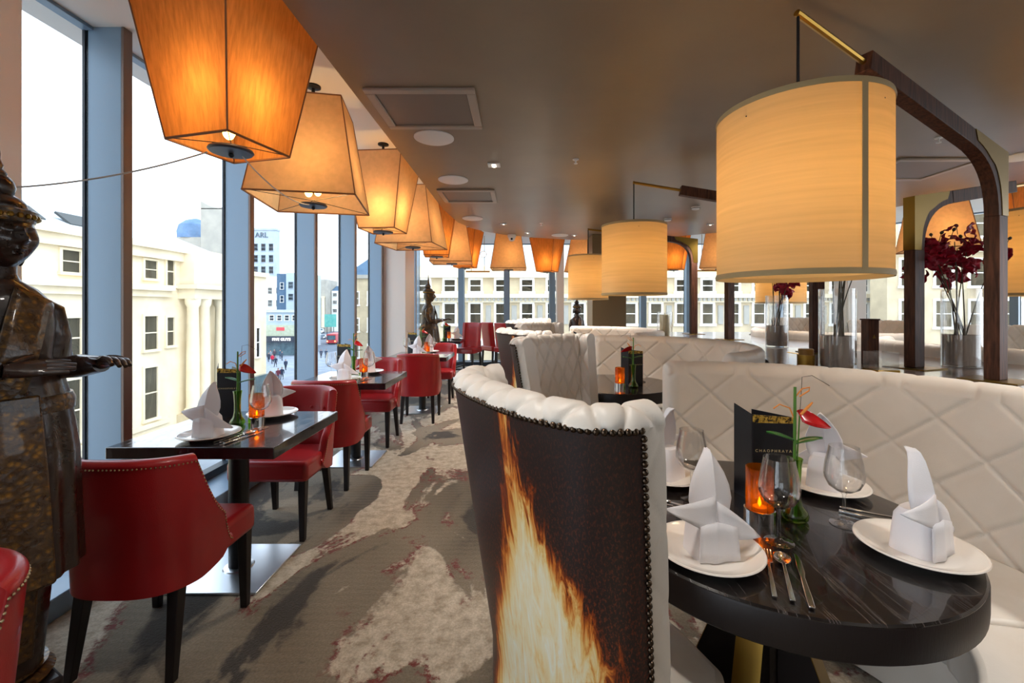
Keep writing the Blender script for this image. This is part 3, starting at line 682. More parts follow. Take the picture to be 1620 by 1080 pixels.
# ---- red leather dining chair (faces +y)
RA, RB = 0.262, 0.245
def red_P(s, z):
    k = 0.95+0.10*max(0,(z-0.33))/0.5; lean = 0.10*max(0, z-0.46)
    if abs(s) <= 0.7:
        a = s/0.7*PI/2; x = RA*se(math.sin(a),0.72); y = -RB*se(math.cos(a),0.72); w = math.cos(a)
    else:
        x = math.copysign(RA, s); y = (abs(s)-0.7)/0.3*0.065; w = 0
    return (x*k, y-lean*w-0.02)
def red_top(s):
    t = max(0,(abs(s)-0.50)/0.50)
    return 0.85-0.012*(s/0.5)**2 if t == 0 else 0.432+0.406*(1-t)**2.0
def red_bot(s): return 0.335+0.075*max(0,(abs(s)-0.55)/0.45)**1.3
def make_red_chair():
    t = thing('dining_chair','red leather dining chair','chair',(0,0,0),0)
    shell_mesh(64, red_P, red_top, red_bot, 0.052, 12).build('backrest', RED, t, smooth=50)
    st = MB().prism([(-0.242,0.235),(-0.242,0.03),(-0.19,-0.15),(0.19,-0.15),(0.242,0.03),(0.242,0.235)],0.355,0.478).build('seat', RED, t, bevel=0.028, seg=4)
    for sx,sy in ((-1,1),(1,1),(-1,-1),(1,-1)):
        MB().taper((sx*(0.205 if sy>0 else 0.19), 0.205 if sy>0 else -0.215, 0),(0.030,0.030),(sx*(0.205 if sy>0 else 0.175), 0.20 if sy>0 else -0.165, 0.37 if sy>0 else 0.36),(0.046,0.046)).build('leg', DARKLEG, t, bevel=0.003)
    nl = MB(); pts = []
    for i in range(0,521):
        s = -0.985+1.97*i/520; z = red_top(s)-0.028; x,y = red_P(s,z); pts.append(Vector((x,y,z)))
    acc = 0; last = pts[0]
    for p in pts:
        acc += (p-last).length; last = p
        if acc >= 0.0125:
            acc = 0; c = Vector((p.x,p.y,0)); d = c.normalized() if c.length>0 else c
            nl.sphere((p.x+d.x*0.001,p.y+d.y*0.001,p.z),0.0036,6,4)
    n = nl.build('nail_trim', CHAIRNAIL, t); n['kind'] = 'stuff'
    bt = MB()
    for x in (-0.15,-0.05,0.05,0.15):
        z = 0.705; s = x/RA*0.47; px,py = red_P(s,z); MB().sphere((x,py+0.054,z),(0.011,0.006,0.011),8,5).build('button', RED, t)
    return t
def red_chair(x,y,rz,label): return place(make_red_chair,'red',(x,y,0),rz,label,'red leather dining chairs')
# ---- tall red bar-style chair at the far window
def make_tall_chair():
    t = thing('tall_chair','tall red chair','chair')
    P = lambda s,z: (0.215*se(math.sin(s*PI/2),0.6), -0.21*(0.6+0.4*math.cos(s*PI/2))-0.12*max(0,z-0.55))
    shell_mesh(24, P, lambda s: 1.08, lambda s: 0.46, 0.05, 8).build('backrest', RED, t, smooth=50)
    MB().box(-0.22,0.22,-0.22,0.22,0.46,0.57).build('seat', RED, t, bevel=0.025, seg=3)
    for sx in (-1,1):
        for sy in (-1,1): MB().taper((sx*0.20,sy*0.20,0),(0.03,0.03),(sx*0.19,sy*0.18,0.47),(0.042,0.042)).build('leg', DARKLEG, t, bevel=0.003)
        MB().box(sx*0.195-0.012,sx*0.195+0.012,-0.18,0.18,0.16,0.19).build('stretcher', DARKLEG, t)
    MB().box(-0.19,0.19,0.175,0.20,0.12,0.15).build('footrest', DARKLEG, t)
    return t
# ---- high-backed tub chair with flame print (faces +y)
TA = 0.38
def tub_P(s, z):
    q = max(0,min(1,(1.2-z)/0.8)); k = 1.0-0.20*q; b = 0.155; a = max(-1,min(1,s/0.9))*PI/2; ext = max(0,abs(s)-0.9)/0.1*0.062
    return (TA*k*se(math.sin(a),0.85), -b*se(math.cos(a),0.85)+0.11*q+ext)
TUBQ = quiltfn(0.115,0.19,0.010,0.009)
def tub_out(s, z, e):
    a = tub_P(max(-1,s-0.01),z); b = tub_P(min(1,s+0.01),z); dx,dy = b[0]-a[0],b[1]-a[1]; L = math.hypot(dx,dy); x,y = tub_P(s,z)
    return (x+dy/L*e, y-dx/L*e)
def tub_nails():
    """nail positions along the print's border: up one end, along the top, down the other end"""
    zt = 1.165; sE = 0.895; out = []
    def along(pts, step):
        acc = 0; last = pts[0]; res = [last]
        for p in pts[1:]:
            acc += (p-last).length; last = p
            if acc >= step: acc = 0; res.append(p)
        return res
    V = lambda s,z: Vector((*tub_out(s,z,0.009), z))
    out += along([V(-sE, lerp(0.2,zt,i/400)) for i in range(401)], 0.0148)
    out += along([V(lerp(-sE,sE,i/800), zt) for i in range(801)], 0.0148)[1:]
    out += along([V(sE, lerp(zt,0.2,i/400)) for i in range(401)], 0.0148)[1:]
    return out
def make_tub(single_nails):
    t = thing('tub_chair','tub chair','chair')
    shell_mesh(230, tub_P, lambda s: 1.20, lambda s: 0.10, 0.085, 100, TUBQ).build('shell', CREAM, t, smooth=60)
    # printed back panel, slightly proud of the shell
    pm = MB(); rows = []; pm.uv = []; L = 0; prev = None; us = []
    NS, NZ = 80, 30
    for i in range(NS+1):
        s = lerp(0.888,-0.888,i/NS); x,y = tub_P(s,1.16)
        if prev: L += math.hypot(x-prev[0],y-prev[1])
        prev = (x,y); us.append(L)
    for i in range(NS+1):
        s = lerp(0.888,-0.888,i/NS); row = []
        for j in range(NZ+1):
            z = lerp(0.12,1.162,j/NZ); x,y = tub_out(s,z,0.008)
            row.append((x, y, z)); pm.uv.append((us[i], z))
        rows.append(row)
    pm.sheet(rows); pm.build('printed_back', FLAMEP, t, smooth=60)
    pts = tub_nails()
    def npos(p): return tuple(p)
    if single_nails:
        base = None
        for p in pts:
            if base is None: base = MB().sphere((0,0,0),0.0074,10,6).build('nail', NAILM, t, smooth=60); o = base
            else: o = base.copy(); COL.objects.link(o)
            o.location = npos(p)
    else:
        nm = MB()
        for p in pts: nm.sphere(npos(p),0.0074,6,4)
        n = nm.build('nail_trim', NAILM, t); n['kind'] = 'stuff'
    so = [tub_P(s,0.45) for s in [lerp(-0.8,0.8,i/20) for i in range(21)]]
    poly = [(x*0.82,y+0.085) for x,y in so]+[(0.31,0.36),(0.27,0.41),(0.10,0.44),(-0.10,0.44),(-0.27,0.41),(-0.31,0.36)]
    MB().prism(poly,0.30,0.46).build('seat', SEATM, t, bevel=0.025, seg=3)
    MB().prism([(x*0.97,y*0.97) for x,y in poly],0.10,0.30).build('seat_base', CREAM, t, bevel=0.01)
    for sx,sy in ((-0.24,0.34),(0.24,0.34),(-0.22,0.10),(0.22,0.10)):
        MB().taper((sx,sy,0),(0.035,0.035),(sx,sy,0.11),(0.045,0.045)).build('foot', DARKLEG, t, bevel=0.003)
    return t
# ---- curved booth bench (origin at the circle's centre; back spans angles A0..A1)
def make_bench():
    t = thing('booth_bench','curved bench','bench')
    A0, A1, R, TH, ZT = math.radians(-62), math.radians(94.5), 0.945, 0.105, 1.10
    q = quiltfn(0.31,0.27,0.012,0.008); NA = 400; rings = []
    for i in range(NA+1):
        a = lerp(A0,A1,i/NA); u = a*R+0.06; e = min(i,NA-i)*(A1-A0)/NA*R
        k = 1.0 if e > 0.05 else math.sqrt(max(0.0,1-((0.05-e)/0.05)**2))*0.55+0.45
        c, s = math.cos(a), math.sin(a); ring = []
        rm = R+TH/2; r = TH/2*k; zt = ZT-(1-k)*0.05
        NV = 84
        for j in range(NV+1):
            z = lerp(0.40, zt-r, j/NV); h = q(u, z)*k; rr = rm-r-h+0.03*(z-0.4)*0
            ring.append((rr*c, rr*s, z))
        for j in range(1,7):
            b = PI-PI*j/7; h = q(u, zt+0.01*j)*0.5*k; rr = rm+(r+h)*math.cos(b); ring.append((rr*c, rr*s, zt-r+(r+h)*math.sin(b)))
        for z in (zt-r, 0.6, 0.02): ring.append(((rm+r)*c,(rm+r)*s,z))
        ring.append(((rm-r)*c,(rm-r)*s,0.02))
        rings.append(ring)
    MB().loft(rings).build('backrest', CREAM, t, smooth=60)
    def sector(r0,r1,z0,z1,a0,a1,n=48):
        m = MB(); rg = []
        for i in range(n+1):
            a = lerp(a0,a1,i/n); c,s = math.cos(a),math.sin(a); rg.append([(r0*c,r0*s,z0),(r1*c,r1*s,z0),(r1*c,r1*s,z1),(r0*c,r0*s,z1)])
        return m.loft(rg)
    cuts = [A0+0.02, math.radians(-12), math.radians(40), A1-0.02]
    for i in range(3):
        sector(0.43,0.935,0.30,0.46,cuts[i]+0.004,cuts[i+1]-0.004,20).build('seat_cushion', SEATM, t, bevel=0.022, seg=3)
    sector(0.50,0.94,0.02,0.30,A0+0.02,A1-0.02).build('seat_base', CREAM, t, smooth=40)
    return t
def make_round_table():
    t = thing('round_table','round table','table')
    MB().lathe([(0.02,0.740),(0.4865,0.740),(0.4865,0.756),(0.482,0.760),(0.02,0.76)],96).build('tabletop', TABLEW, t, smooth=30)
    MB().lathe([(0.40,0.672),(0.478,0.672),(0.487,0.680),(0.4885,0.70),(0.4885,0.750),(0.4865,0.7545),(0.40,0.750)],96,cap=False).build('edge_band', DARKLEG, t, smooth=40)
    MB().box(-0.055,0.055,-0.055,0.055,0.03,0.675).build('column', DARKLEG, t, bevel=0.006)
    for k in range(4):
        a = k*PI/2-0.75; M = Matrix.Rotation(a,4,'Z')
        MB().loft([[(r,-0.035,z0),(r,0.035,z0),(r,0.035,z1),(r,-0.035,z1)] for r,z0,z1 in ((0.05,0.0,0.64),(0.10,0.0,0.50),(0.16,0.0,0.34),(0.22,0.0,0.18),(0.28,0.0,0.05))],M=M).build('foot', DARKLEG, t, bevel=0.003)
        MB().loft([[(r,-0.036,z1),(r,0.036,z1),(r,0.036,z1+0.006),(r,-0.036,z1+0.006)] for r,z1 in ((0.05,0.64),(0.10,0.50),(0.16,0.34),(0.22,0.18),(0.28,0.05))],M=M).build('brass_strip', BRASS, t)
    return t
def make_window_table():
    t = thing('window_table','window table','table')
    MB().box(-0.385,0.385,-0.355,0.355,0.705,0.76).build('tabletop', TABLEB, t, bevel=0.004)
    MB().lathe([(0.048,0.012),(0.048,0.70)],24).build('column', BLACKM, t)
    MB().box(-0.12,0.12,-0.12,0.12,0.69,0.705).build('mounting_plate', BLACKM, t)
    MB().box(-0.225,0.225,-0.225,0.225,0.0,0.012).build('base_plate', STEEL, t, bevel=0.003)
    MB().lathe([(0.075,0.012),(0.07,0.018),(0.05,0.022)],24).build('collar', STEEL, t)
    return t

# ================================================================== FURNITURE PLACED
# left row of window tables
TABS = [(-1.51,2.375),(-1.52,4.08),(-1.33,6.02),(-1.52,8.72),(-1.12,0.20)]
TN = ['the front window table','the second window table','the third window table','the far window table','the table at the lower left corner']
TL = ['black square window table set for two, nearest the large statue','black square window table, second along the windows','black square window table, third along the windows','black window table at the far end beside the slim statue','black window table cut off by the lower left corner']
for (x,y),l in zip(TABS,TL): place(make_window_table,'wtable',(x,y,0),0,l,'square window tables')
red_chair(-1.495,1.87,0.0,'red leather chair seen from behind beside the large statue')
red_chair(-1.51,2.86,PI,'red leather chair with buttoned back facing the camera across the front window table')
red_chair(-1.52,3.60,0.0,'red leather chair seen from behind at the near side of the second window table')
red_chair(-1.53,4.62,PI,'red leather chair facing the camera across the second window table')
red_chair(-1.25,5.54,0.05,'red leather chair squarely seen from behind at the third window table')
red_chair(-1.23,6.62,PI,'red leather chair facing the camera across the third window table')
red_chair(-1.30,0.74,PI-0.05,'red leather chair back cut off at the lower left corner')
place(make_tall_chair,'tallred',(-1.08,9.15,0),PI-0.35,'tall red chair facing the camera at the far window table','tall red chairs')
place(make_tall_chair,'tallred',(-0.56,9.70,0),-0.9,'left one of the two tall red chairs turned to the far windows','tall red chairs')
place(make_tall_chair,'tallred',(-0.25,9.30,0),-0.75,'right one of the two tall red chairs turned to the far windows','tall red chairs')
# booths, counter, tub chairs
PITCH = 2.30; BC = (0.87,1.44)
for k in range(3):
    place(make_bench,'bench',(BC[0],BC[1]+PITCH*k,0),0,['curved cream quilted booth bench around the nearest round table','curved cream quilted booth bench behind the nearest one','curved cream quilted booth bench farthest from the camera'][k],'cream booth benches')
for k in (1,2):
    place(make_bench,'bench',(4.33,BC[1]+PITCH*k,0),PI,['cream booth bench on the far side of the counter, at the right','cream booth bench on the far side of the counter, farther back'][k-1],'cream booth benches')
RT = [(0.75,1.375),(0.80,3.74),(0.80,6.05)]
for (x,y),l in zip(RT,['round dark wood table set for four in the foreground','round dark wood table in the second booth','round dark wood table in the third booth']):
    place(make_round_table,'rtable',(x,y,0),0.0,l,'round booth tables')
place(make_round_table,'rtable',(4.45,3.7,0),0.3,'round dark table beyond the counter at the right','round booth tables')
tub_near = make_tub(True); tub_near.location = (0.041,1.177,0); tub_near.rotation_euler = (0,0,math.radians(-60))
tag(tub_near,'high cream tub chair with a flame print on its back, in the foreground','chair','cream tub chairs')
mk = lambda: make_tub(False)
for x,y,fx,fy,l in [(0.235,3.02,0.72,-0.70,'cream quilted tub chair facing the camera just behind the flame chair'),(0.02,3.93,0.866,0.5,'cream tub chair with nail-trimmed back behind the quilted facing one'),
                    (0.235,5.34,0.72,-0.70,'tan-looking quilted tub chair facing the camera in the second booth'),(0.03,6.28,0.866,0.5,'tub chair with nail-trimmed back in the third booth'),(0.235,7.62,0.72,-0.7,'farthest quilted tub chair at the end of the booth row'),
                    (5.25,4.75,-0.35,-0.94,'quilted tub chair at the right edge beyond the counter'),(5.2,8.4,-0.3,-0.95,'quilted tub chair far beyond the counter, behind the orchid vase'),(5.35,6.6,-0.5,-0.87,'quilted tub chair beyond the counter, seen past the wooden block')]:
    place(mk,'tub',(x,y,0),math.atan2(fy,fx)-PI/2,l,'cream tub chairs')
# counter between the two rows of booths
def cx_left(y):
    best = 1.50
    for k in range(-1,4):
        d = y-(BC[1]+PITCH*k)
        if abs(d) < 1.075: best = max(best, BC[0]+math.sqrt(1.075**2-d*d))
    return best
ys = [-1.0+i*0.05 for i in range(0,165)]
outl = [(cx_left(y),y) for y in ys]; outr = [(5.2-cx_left(y),y) for y in reversed(ys)]
t = thing('counter','brown wooden counter running between the two rows of booths','counter',(2.6,0,0))
rel = [(x-2.6,y) for x,y in outl+outr]
def strip(mb, z0, z1, inset):
    L = [(x-2.6+inset,y) for x,y in outl]; Rr = [(5.2-x-2.6-inset,y) for x,y in outl]
    return mb.loft([[(l[0],l[1],z0),(r[0],r[1],z0),(r[0],r[1],z1),(l[0],l[1],z1)] for l,r in zip(L,Rr)])
strip(MB(),0.96,1.0,0.0).build('worktop', COUNTERM, t, smooth=30)
strip(MB(),0.92,0.96,0.01).build('edge_band', EDGEM, t, smooth=30)
strip(MB(),0.0,0.92,0.03).build('carcass', WALNUT, t, smooth=30)

# ================================================================== ARM LAMPS
def arm_lamp(post, tip, zt, tz, label, frac=0.78, sh_r=0.29, sh0=1.52, sh1=2.14, e=1.8, seam=0.68):
    dx,dy = tip[0]-post[0], tip[1]-post[1]; L = math.hypot(dx,dy); a = math.atan2(dy,dx)
    t = thing('arm_lamp', label, 'lamp', (post[0],post[1],1.0), a, 'drum lamps on wooden arms')
    zt -= 1.0; tz -= 1.0; al = math.atan2(tz-zt, L); ca, sa = math.cos(al), math.sin(al); TH = 0.085
    up = lambda d: (-0.05+d*ca, zt+d*sa); lo = lambda d: (up(d)[0]+TH*sa, up(d)[1]-TH*ca)
    dl = 0.10/ca; zi = lo(dl)[1]
    DW = L*frac
    bez = []
    p0 = (0.05, zi-0.28); p1 = (0.05, zi); p2 = lo(dl+0.30)
    for i in range(11):
        u = i/10; bez.append(((1-u)**2*p0[0]+2*u*(1-u)*p1[0]+u*u*p2[0], (1-u)**2*p0[1]+2*u*(1-u)*p1[1]+u*u*p2[1]))
    def ext(poly, w):
        return MB().loft([[(x,-w,z) for x,z in poly],[(x,w,z) for x,z in poly]])
    ext([(-0.05,0.007),(0.05,0.007),p0,(-0.05,p0[1])],0.032).build('post', WALNUT, t, bevel=0.003)
    wood = bez+[up(dl+0.30),(-0.05,zt),(-0.05,p0[1])]
    ext(wood,0.030).build('elbow', WALNUT, t, smooth=0)
    inner = [(x-0.030 if i<6 else x-0.01, z+0.035) for i,(x,z) in enumerate(bez)]
    ext([(-0.053,p0[1]),(p0[0]-0.035,p0[1])]+inner[1:10]+[up(dl+0.27),(-0.053,zt+0.004)],0.0335).build('brass_elbow_plate', BRASSD, t, smooth=0)
    ext([lo(dl+0.30),lo(DW),up(DW),up(dl+0.30)],0.032).build('arm', WALNUT, t, bevel=0.003)
    c = lambda d: (-0.05+d*ca+TH*0.5*sa, 0, zt+d*sa-TH*0.45*ca)
    LT = (L+0.05)/ca
    MB().tube([c(DW-0.03),c(LT)],0.013,8).build('brass_rod', BRASS, t)
    MB().box(-0.12,0.12,-0.12,0.12,0.0,0.007).build('base_plate', BRASSD, t, bevel=0.002)
    tipz = c(LT)[2]
    MB().tube([(L,0,tipz+0.012),(L,0,sh1-1.0-0.03)],0.0055,6).build('cord', BLACKM, t)
    sh = MB().lathe([(sh_r,sh0-1.0),(sh_r,(sh0+sh1)/2-1.0),(sh_r,sh1-1.0)],64,Matrix.Translation((L,0,0)),cap=False).build('shade', DRUM, t, smooth=60)
    for z in (sh0-1.0,sh1-1.0):
        MB().lathe([(sh_r+0.002,z-0.010),(sh_r+0.004,z),(sh_r+0.002,z+0.010),(sh_r-0.003,z+0.010),(sh_r-0.003,z-0.010)],64,Matrix.Translation((L,0,0)),cap=False).build('rim_tape', DRUMTRIM, sh, smooth=60)
    # stitched seam on the side that faces the room's aisle
    sa_ = math.atan2(-tip[1],-tip[0])-a+seam
    sx,sy = L+(sh_r+0.002)*math.cos(sa_), (sh_r+0.002)*math.sin(sa_)
    MB().box(-0.001,0.002,-0.010,0.010,sh0-1.0,sh1-1.0,Matrix.Translation((sx,sy,0)) @ Matrix.Rotation(sa_,4,'Z')).build('seam', DRUMTRIM, sh, smooth=0)
    MB().tube([(L-sh_r,0,sh1-1.05),(L+sh_r,0,sh1-1.05)],0.003,6).tube([(L,-sh_r,sh1-1.05),(L,sh_r,sh1-1.05)],0.003,6).build('spider', BLACKM, sh)
    MB().lathe([(0.02,sh1-1.03),(0.02,sh1-1.12),(0.012,sh1-1.14)],12,Matrix.Translation((L,0,0))).build('socket', BLACKM, t)
    MB().sphere((L,0,sh1-1.20),0.045,12,8).build('bulb', BULB, t)
    d = bpy.data.lights.new('lamp_light','POINT'); d.energy = e; d.color = (1.0,0.75,0.46); d.shadow_soft_size = 0.05
    lo_ = bpy.data.objects.new('lamp_light', d); COL.objects.link(lo_); lo_.parent = t; lo_.location = (L,0,(sh0+sh1)/2-1.0-0.03)
    return t
arm_lamp((2.60,2.42),(1.08,1.72),2.24,2.57,'large cream drum lamp hanging over the nearest round table')
arm_lamp((2.60,3.88),(1.04,4.05),2.26,2.57,'cream drum lamp hanging over the second booth table',seam=2.7)
arm_lamp((2.60,6.64),(0.99,6.45),2.42,2.57,'smallest-looking cream drum lamp over the third booth table',seam=2.9)
arm_lamp((2.60,2.92),(4.02,3.42),2.12,2.40,'cream drum lamp at the right edge behind the red orchids',sh0=1.50,seam=2.5)
arm_lamp((2.60,5.50),(3.38,5.75),2.12,2.35,'cream drum lamp beyond the counter, seen under the large shade',sh0=1.46,sh1=2.06,seam=2.5)

# ================================================================== LANTERNS
def lantern(x, y, small_down, label, mat_, rz=0.0, e=2.7):
    z0, z1, zc = 2.126, 2.80, 2.95; a, b = (0.168,0.27) if small_down else (0.33,0.225)
    t = thing('silk_lantern', label, 'lantern', (x,y,zc), rz, 'silk lanterns along the windows')
    z0 -= zc; z1 -= zc
    cs = [(-1,-1),(1,-1),(1,1),(-1,1)]
    lo = [(a*c[0],a*c[1],z0) for c in cs]; hi = [(b*c[0],b*c[1],z1) for c in cs]
    sh = MB()
    for i in range(4):
        j = (i+1)%4
        rows = [[tuple(Vector(lo[i]).lerp(Vector(hi[i]),k/4).lerp(Vector(lo[j]).lerp(Vector(hi[j]),k/4),m/4)) for m in range(5)] for k in range(5)]
        sh.sheet(rows)
    s = sh.build('shade', mat_, t, smooth=0)
    tr = MB()
    for i in range(4):
        j = (i+1)%4
        tr.tube([lo[i],lo[j]],0.006,5); tr.tube([hi[i],hi[j]],0.005,5); tr.tube([lo[i],hi[i]],0.004,5)
    tr.build('frame', TRIM, t)
    MB().tube([(0,0,0),(0,0,z1-0.05)],0.012,10).build('rod', BLACKM, t)
    MB().lathe([(0.05,0),(0.05,-0.012),(0.03,-0.02)],20).build('ceiling_rose', BLACKM, t)
    sp = MB()
    for c in cs: sp.tube([(0,0,z0+0.02),(a*0.98*c[0],a*0.98*c[1],z0+0.004)],0.002,5)
    sp.build('spider', BLACKM, t)
    MB().lathe([(0.01,z0-0.005),(0.088,z0-0.005),(0.092,z0-0.014),(0.085,z0-0.022),(0.01,z0-0.024)],28).build('diffuser_disc', GREYMETAL, t)
    MB().sphere((0,0,z0-0.032),0.012,8,6).build('finial', BLACKM, t)
    MB().tube([(0,0,z1-0.05),(0,0,z0+0.12)],0.014,8).build('stem', BLACKM, t)
    for q in (-1,1): MB().sphere((q*0.035,-q*0.02,z0+0.085),(0.026,0.026,0.036),10,8).build('bulb', BULB, t)
    d = bpy.data.lights.new('lamp_light','POINT'); d.energy = e; d.color = (1.0,0.64,0.33); d.shadow_soft_size = 0.04
    o = bpy.data.objects.new('lamp_light', d); COL.objects.link(o); o.parent = t; o.location = (0.06,-0.05,z0+0.22)
ORD = ['first','second','third','fourth','fifth','sixth','seventh']
LP = [(-1.32,2.02,1),(-1.45,3.10,0),(-1.30,4.20,1),(-1.28,5.28,0),(-1.18,6.25,1),(-1.12,7.25,0),(-1.0,8.05,1)]
for i,(x,y,sd) in enumerate(LP):
    lantern(x,y,sd,'orange silk lantern, %s from the camera along the left windows, %s end down' % (ORD[i],'narrow' if sd else 'wide'), LANT if sd and i != 2 else LANT2, [-0.26,0.20,-0.08,-0.1,0.15,0.1,-0.2][i])
for x,y,sd,l in [(-0.22,8.45,0,'wide-bottomed orange lantern below the security camera'),(0.55,9.0,1,'narrow-bottomed orange lantern at the far windows'),(1.35,9.2,0,'pinkish lantern half hidden behind the third drum lamp'),
                 (2.95,8.5,1,'orange lantern just right of the second drum lamp'),(3.75,8.3,0,'orange lantern left of the large drum shade at the far windows'),(5.25,5.6,0,'large orange lantern behind the orchids at the right'),(5.9,5.1,1,'orange lantern at the right edge behind the lamp arm')]:
    lantern(x,y,sd,l,LANT if sd else LANT2, 0.0 if x<0.4 else -0.5, e=2.4)
# thin wires tied to the first lantern
def wire(p, q, sag, name, label):
    pts = [tuple(Vector(p).lerp(Vector(q),i/20)-Vector((0,0,4*sag*(i/20)*(1-i/20)))) for i in range(21)]
    tag(MB().tube(pts,0.0035,6).build(name, mat('pale_wire', lin(196,190,184), 0.5, bump=(60,0.1)), None), label, 'wire')
wire((-2.10,1.72,1.86),(-1.40,1.98,2.095),0.035,'hanging_wire','thin pale wire strung from the left column to the first lantern')
wire((-1.28,2.04,2.095),(-1.44,3.02,2.10),0.05,'hanging_wire','thin pale wire strung from the first lantern to the second')
# globe rail pendants at the far windows
def rail_pendant(x,y,label):
    t = thing('rail_pendant', label, 'lamp', (x,y,2.95), 0, 'globe rail pendants')
    MB().box(-0.26,0.26,-0.015,0.015,-0.79,-0.76).build('rail', BRASS, t, bevel=0.003)
    for s in (-0.14,0.14): MB().tube([(s,0,0),(s,0,-0.77)],0.006,6).build('rod', BRASS, t)
    for s in (-0.05,0.12):
        MB().sphere((s,0,-0.40),0.055,12,8).build('globe', GLOBE, t)
        M = Matrix.Translation((s,-0.01,-0.40)) @ Matrix.Rotation(PI/2,4,'X')
        MB().lathe([(0.062,-0.012),(0.072,-0.012),(0.072,0.012),(0.062,0.012),(0.062,-0.012)],20,M,cap=False).build('ring', BRASS, t)
rail_pendant(-0.92,9.6,'brass rail pendant with small globes beside the far lanterns'); rail_pendant(4.0,9.4,'brass rail pendant with small globes at the right of the far windows')
# ================================================================== TABLEWARE BUILDERS (origin on the table top)
def make_plate():
    t = thing('dinner_plate','plate','plate')
    MB().lathe([(0.005,0.004),(0.075,0.004),(0.08,0.0),(0.088,0.004),(0.118,0.015),(0.132,0.021),(0.134,0.024),(0.131,0.0255),(0.116,0.019),(0.092,0.011),(0.085,0.0095),(0.005,0.0095)],48).build('dish', PORC, t, smooth=50)
    MB().lathe([(0.129,0.0252),(0.134,0.0258),(0.1355,0.0235),(0.132,0.0212)],48,cap=False).build('rim', PORC, t, smooth=50)
    return t
def make_napkin():
    """upright folded napkin: square standing base, a tall pointed petal, two flat pointed wings (front is -y)"""
    t = thing('napkin','napkin','napkin')
    rings = []
    for z,w,d in ((0.0,0.054,0.048),(0.05,0.050,0.044),(0.09,0.045,0.040),(0.108,0.034,0.030)):
        rings.append([(w*math.copysign(abs(math.cos(a))**0.5,math.cos(a)), d*math.copysign(abs(math.sin(a))**0.5,math.sin(a)), z) for a in [2*PI*i/28+PI/28 for i in range(28)]])
    MB().loft(rings).build('folded_base', LINEN, t, smooth=35)
    # a flat flap wrapped round the front with a vertical crease
    rows = []
    for i in range(5):
        v = i/4; rows.append([(lerp(-0.050,0.056,u)*(1-0.10*v), -0.050-0.006*(1 if 0.3<u<0.5 else 0)-0.004*(1-v), 0.003+0.098*v-0.030*v*abs(u-0.4)) for u in (0,0.15,0.32,0.40,0.42,0.6,0.8,1.0)])
    MB().sheet(rows).build('front_fold', LINEN, t, solid=0.004, smooth=25)
    # tall petal: widest a third of the way up, pointed, folded along its middle
    prof = [(0.070,0.016),(0.090,0.034),(0.115,0.050),(0.145,0.057),(0.175,0.053),(0.205,0.041),(0.232,0.024),(0.250,0.010),(0.258,0.002)]
    rows = []
    for i,(z,w) in enumerate(prof):
        v = i/8
        rows.append([(w*q+0.010*v*v, -0.026-0.022*(1-abs(q))*(1-0.5*v)+0.045*v*v+0.012*abs(q), z-0.010*abs(q)*(1-v)) for q in (-1,-0.75,-0.5,-0.25,0,0.25,0.5,0.75,1)])
    MB().sheet(rows).build('petal', LINEN, t, solid=0.004, smooth=40)
    # wings: flat triangles, the left one level, the right one drooping
    for s,zt,dr,ln in ((-1,0.140,-0.018,0.118),(1,0.128,-0.085,0.125)):
        rows = []
        for i in range(8):
            u = i/7; x = s*(0.002+ln*u); hw = 0.046*(1-u)**0.9+0.001; zc = zt-0.030*(1-u)+dr*u**1.2
            rows.append([(x, -0.048+0.022*u-0.010*math.sin(PI*u)+0.010*(q+1)/2, zc+hw*q) for q in (-1,-0.5,0,0.5,1)])
        MB().sheet(rows).build('wing', LINEN, t, solid=0.004, smooth=40)
    return t
def make_wine_glass():
    t = thing('wine_glass','wine glass','glass')
    MB().lathe([(0.003,0.0005),(0.036,0.0005),(0.037,0.0025),(0.030,0.004),(0.012,0.007),(0.0055,0.014)],32,cap=False).build('foot', CLEAR, t, smooth=60)
    MB().lathe([(0.0055,0.014),(0.0042,0.03),(0.0040,0.07),(0.0050,0.088),(0.010,0.095)],16,cap=False).build('stem', CLEAR, t, smooth=60)
    MB().lathe([(0.004,0.0955),(0.022,0.100),(0.040,0.113),(0.0505,0.135),(0.0515,0.152),(0.047,0.185),(0.0405,0.215),(0.0385,0.230),(0.0370,0.230),(0.039,0.215),(0.0455,0.185),(0.050,0.152),(0.049,0.136),(0.039,0.115),(0.021,0.102),(0.003,0.0975)],40,cap=False).build('bowl', CLEAR, t, smooth=60)
    return t
def make_fork():
    t = thing('fork','fork','fork'); m = MB()
    m.loft([[(x-w,0,0)for x in ()] or [(-w,y,z-h),(w,y,z-h),(w,y,z+h),(-w,y,z+h)] for y,w,z,h in ((-0.10,0.0052,0.004,0.0025),(-0.02,0.0045,0.005,0.0022),(0.02,0.0032,0.008,0.002),(0.035,0.005,0.008,0.0016),(0.045,0.0115,0.0055,0.0012),(0.058,0.0122,0.0048,0.0012))])
    m.build('handle', SILVER, t, bevel=0.001)
    for k in range(4):
        x = -0.0102+0.0068*k
        MB().loft([[(x-w,y,z-0.0011),(x+w,y,z-0.0011),(x+w,y,z+0.0011),(x-w,y,z+0.0011)] for y,w,z in ((0.056,0.0021,0.0048),(0.08,0.0019,0.0055),(0.098,0.0009,0.0105))]).build('tine', SILVER, t)
    return t
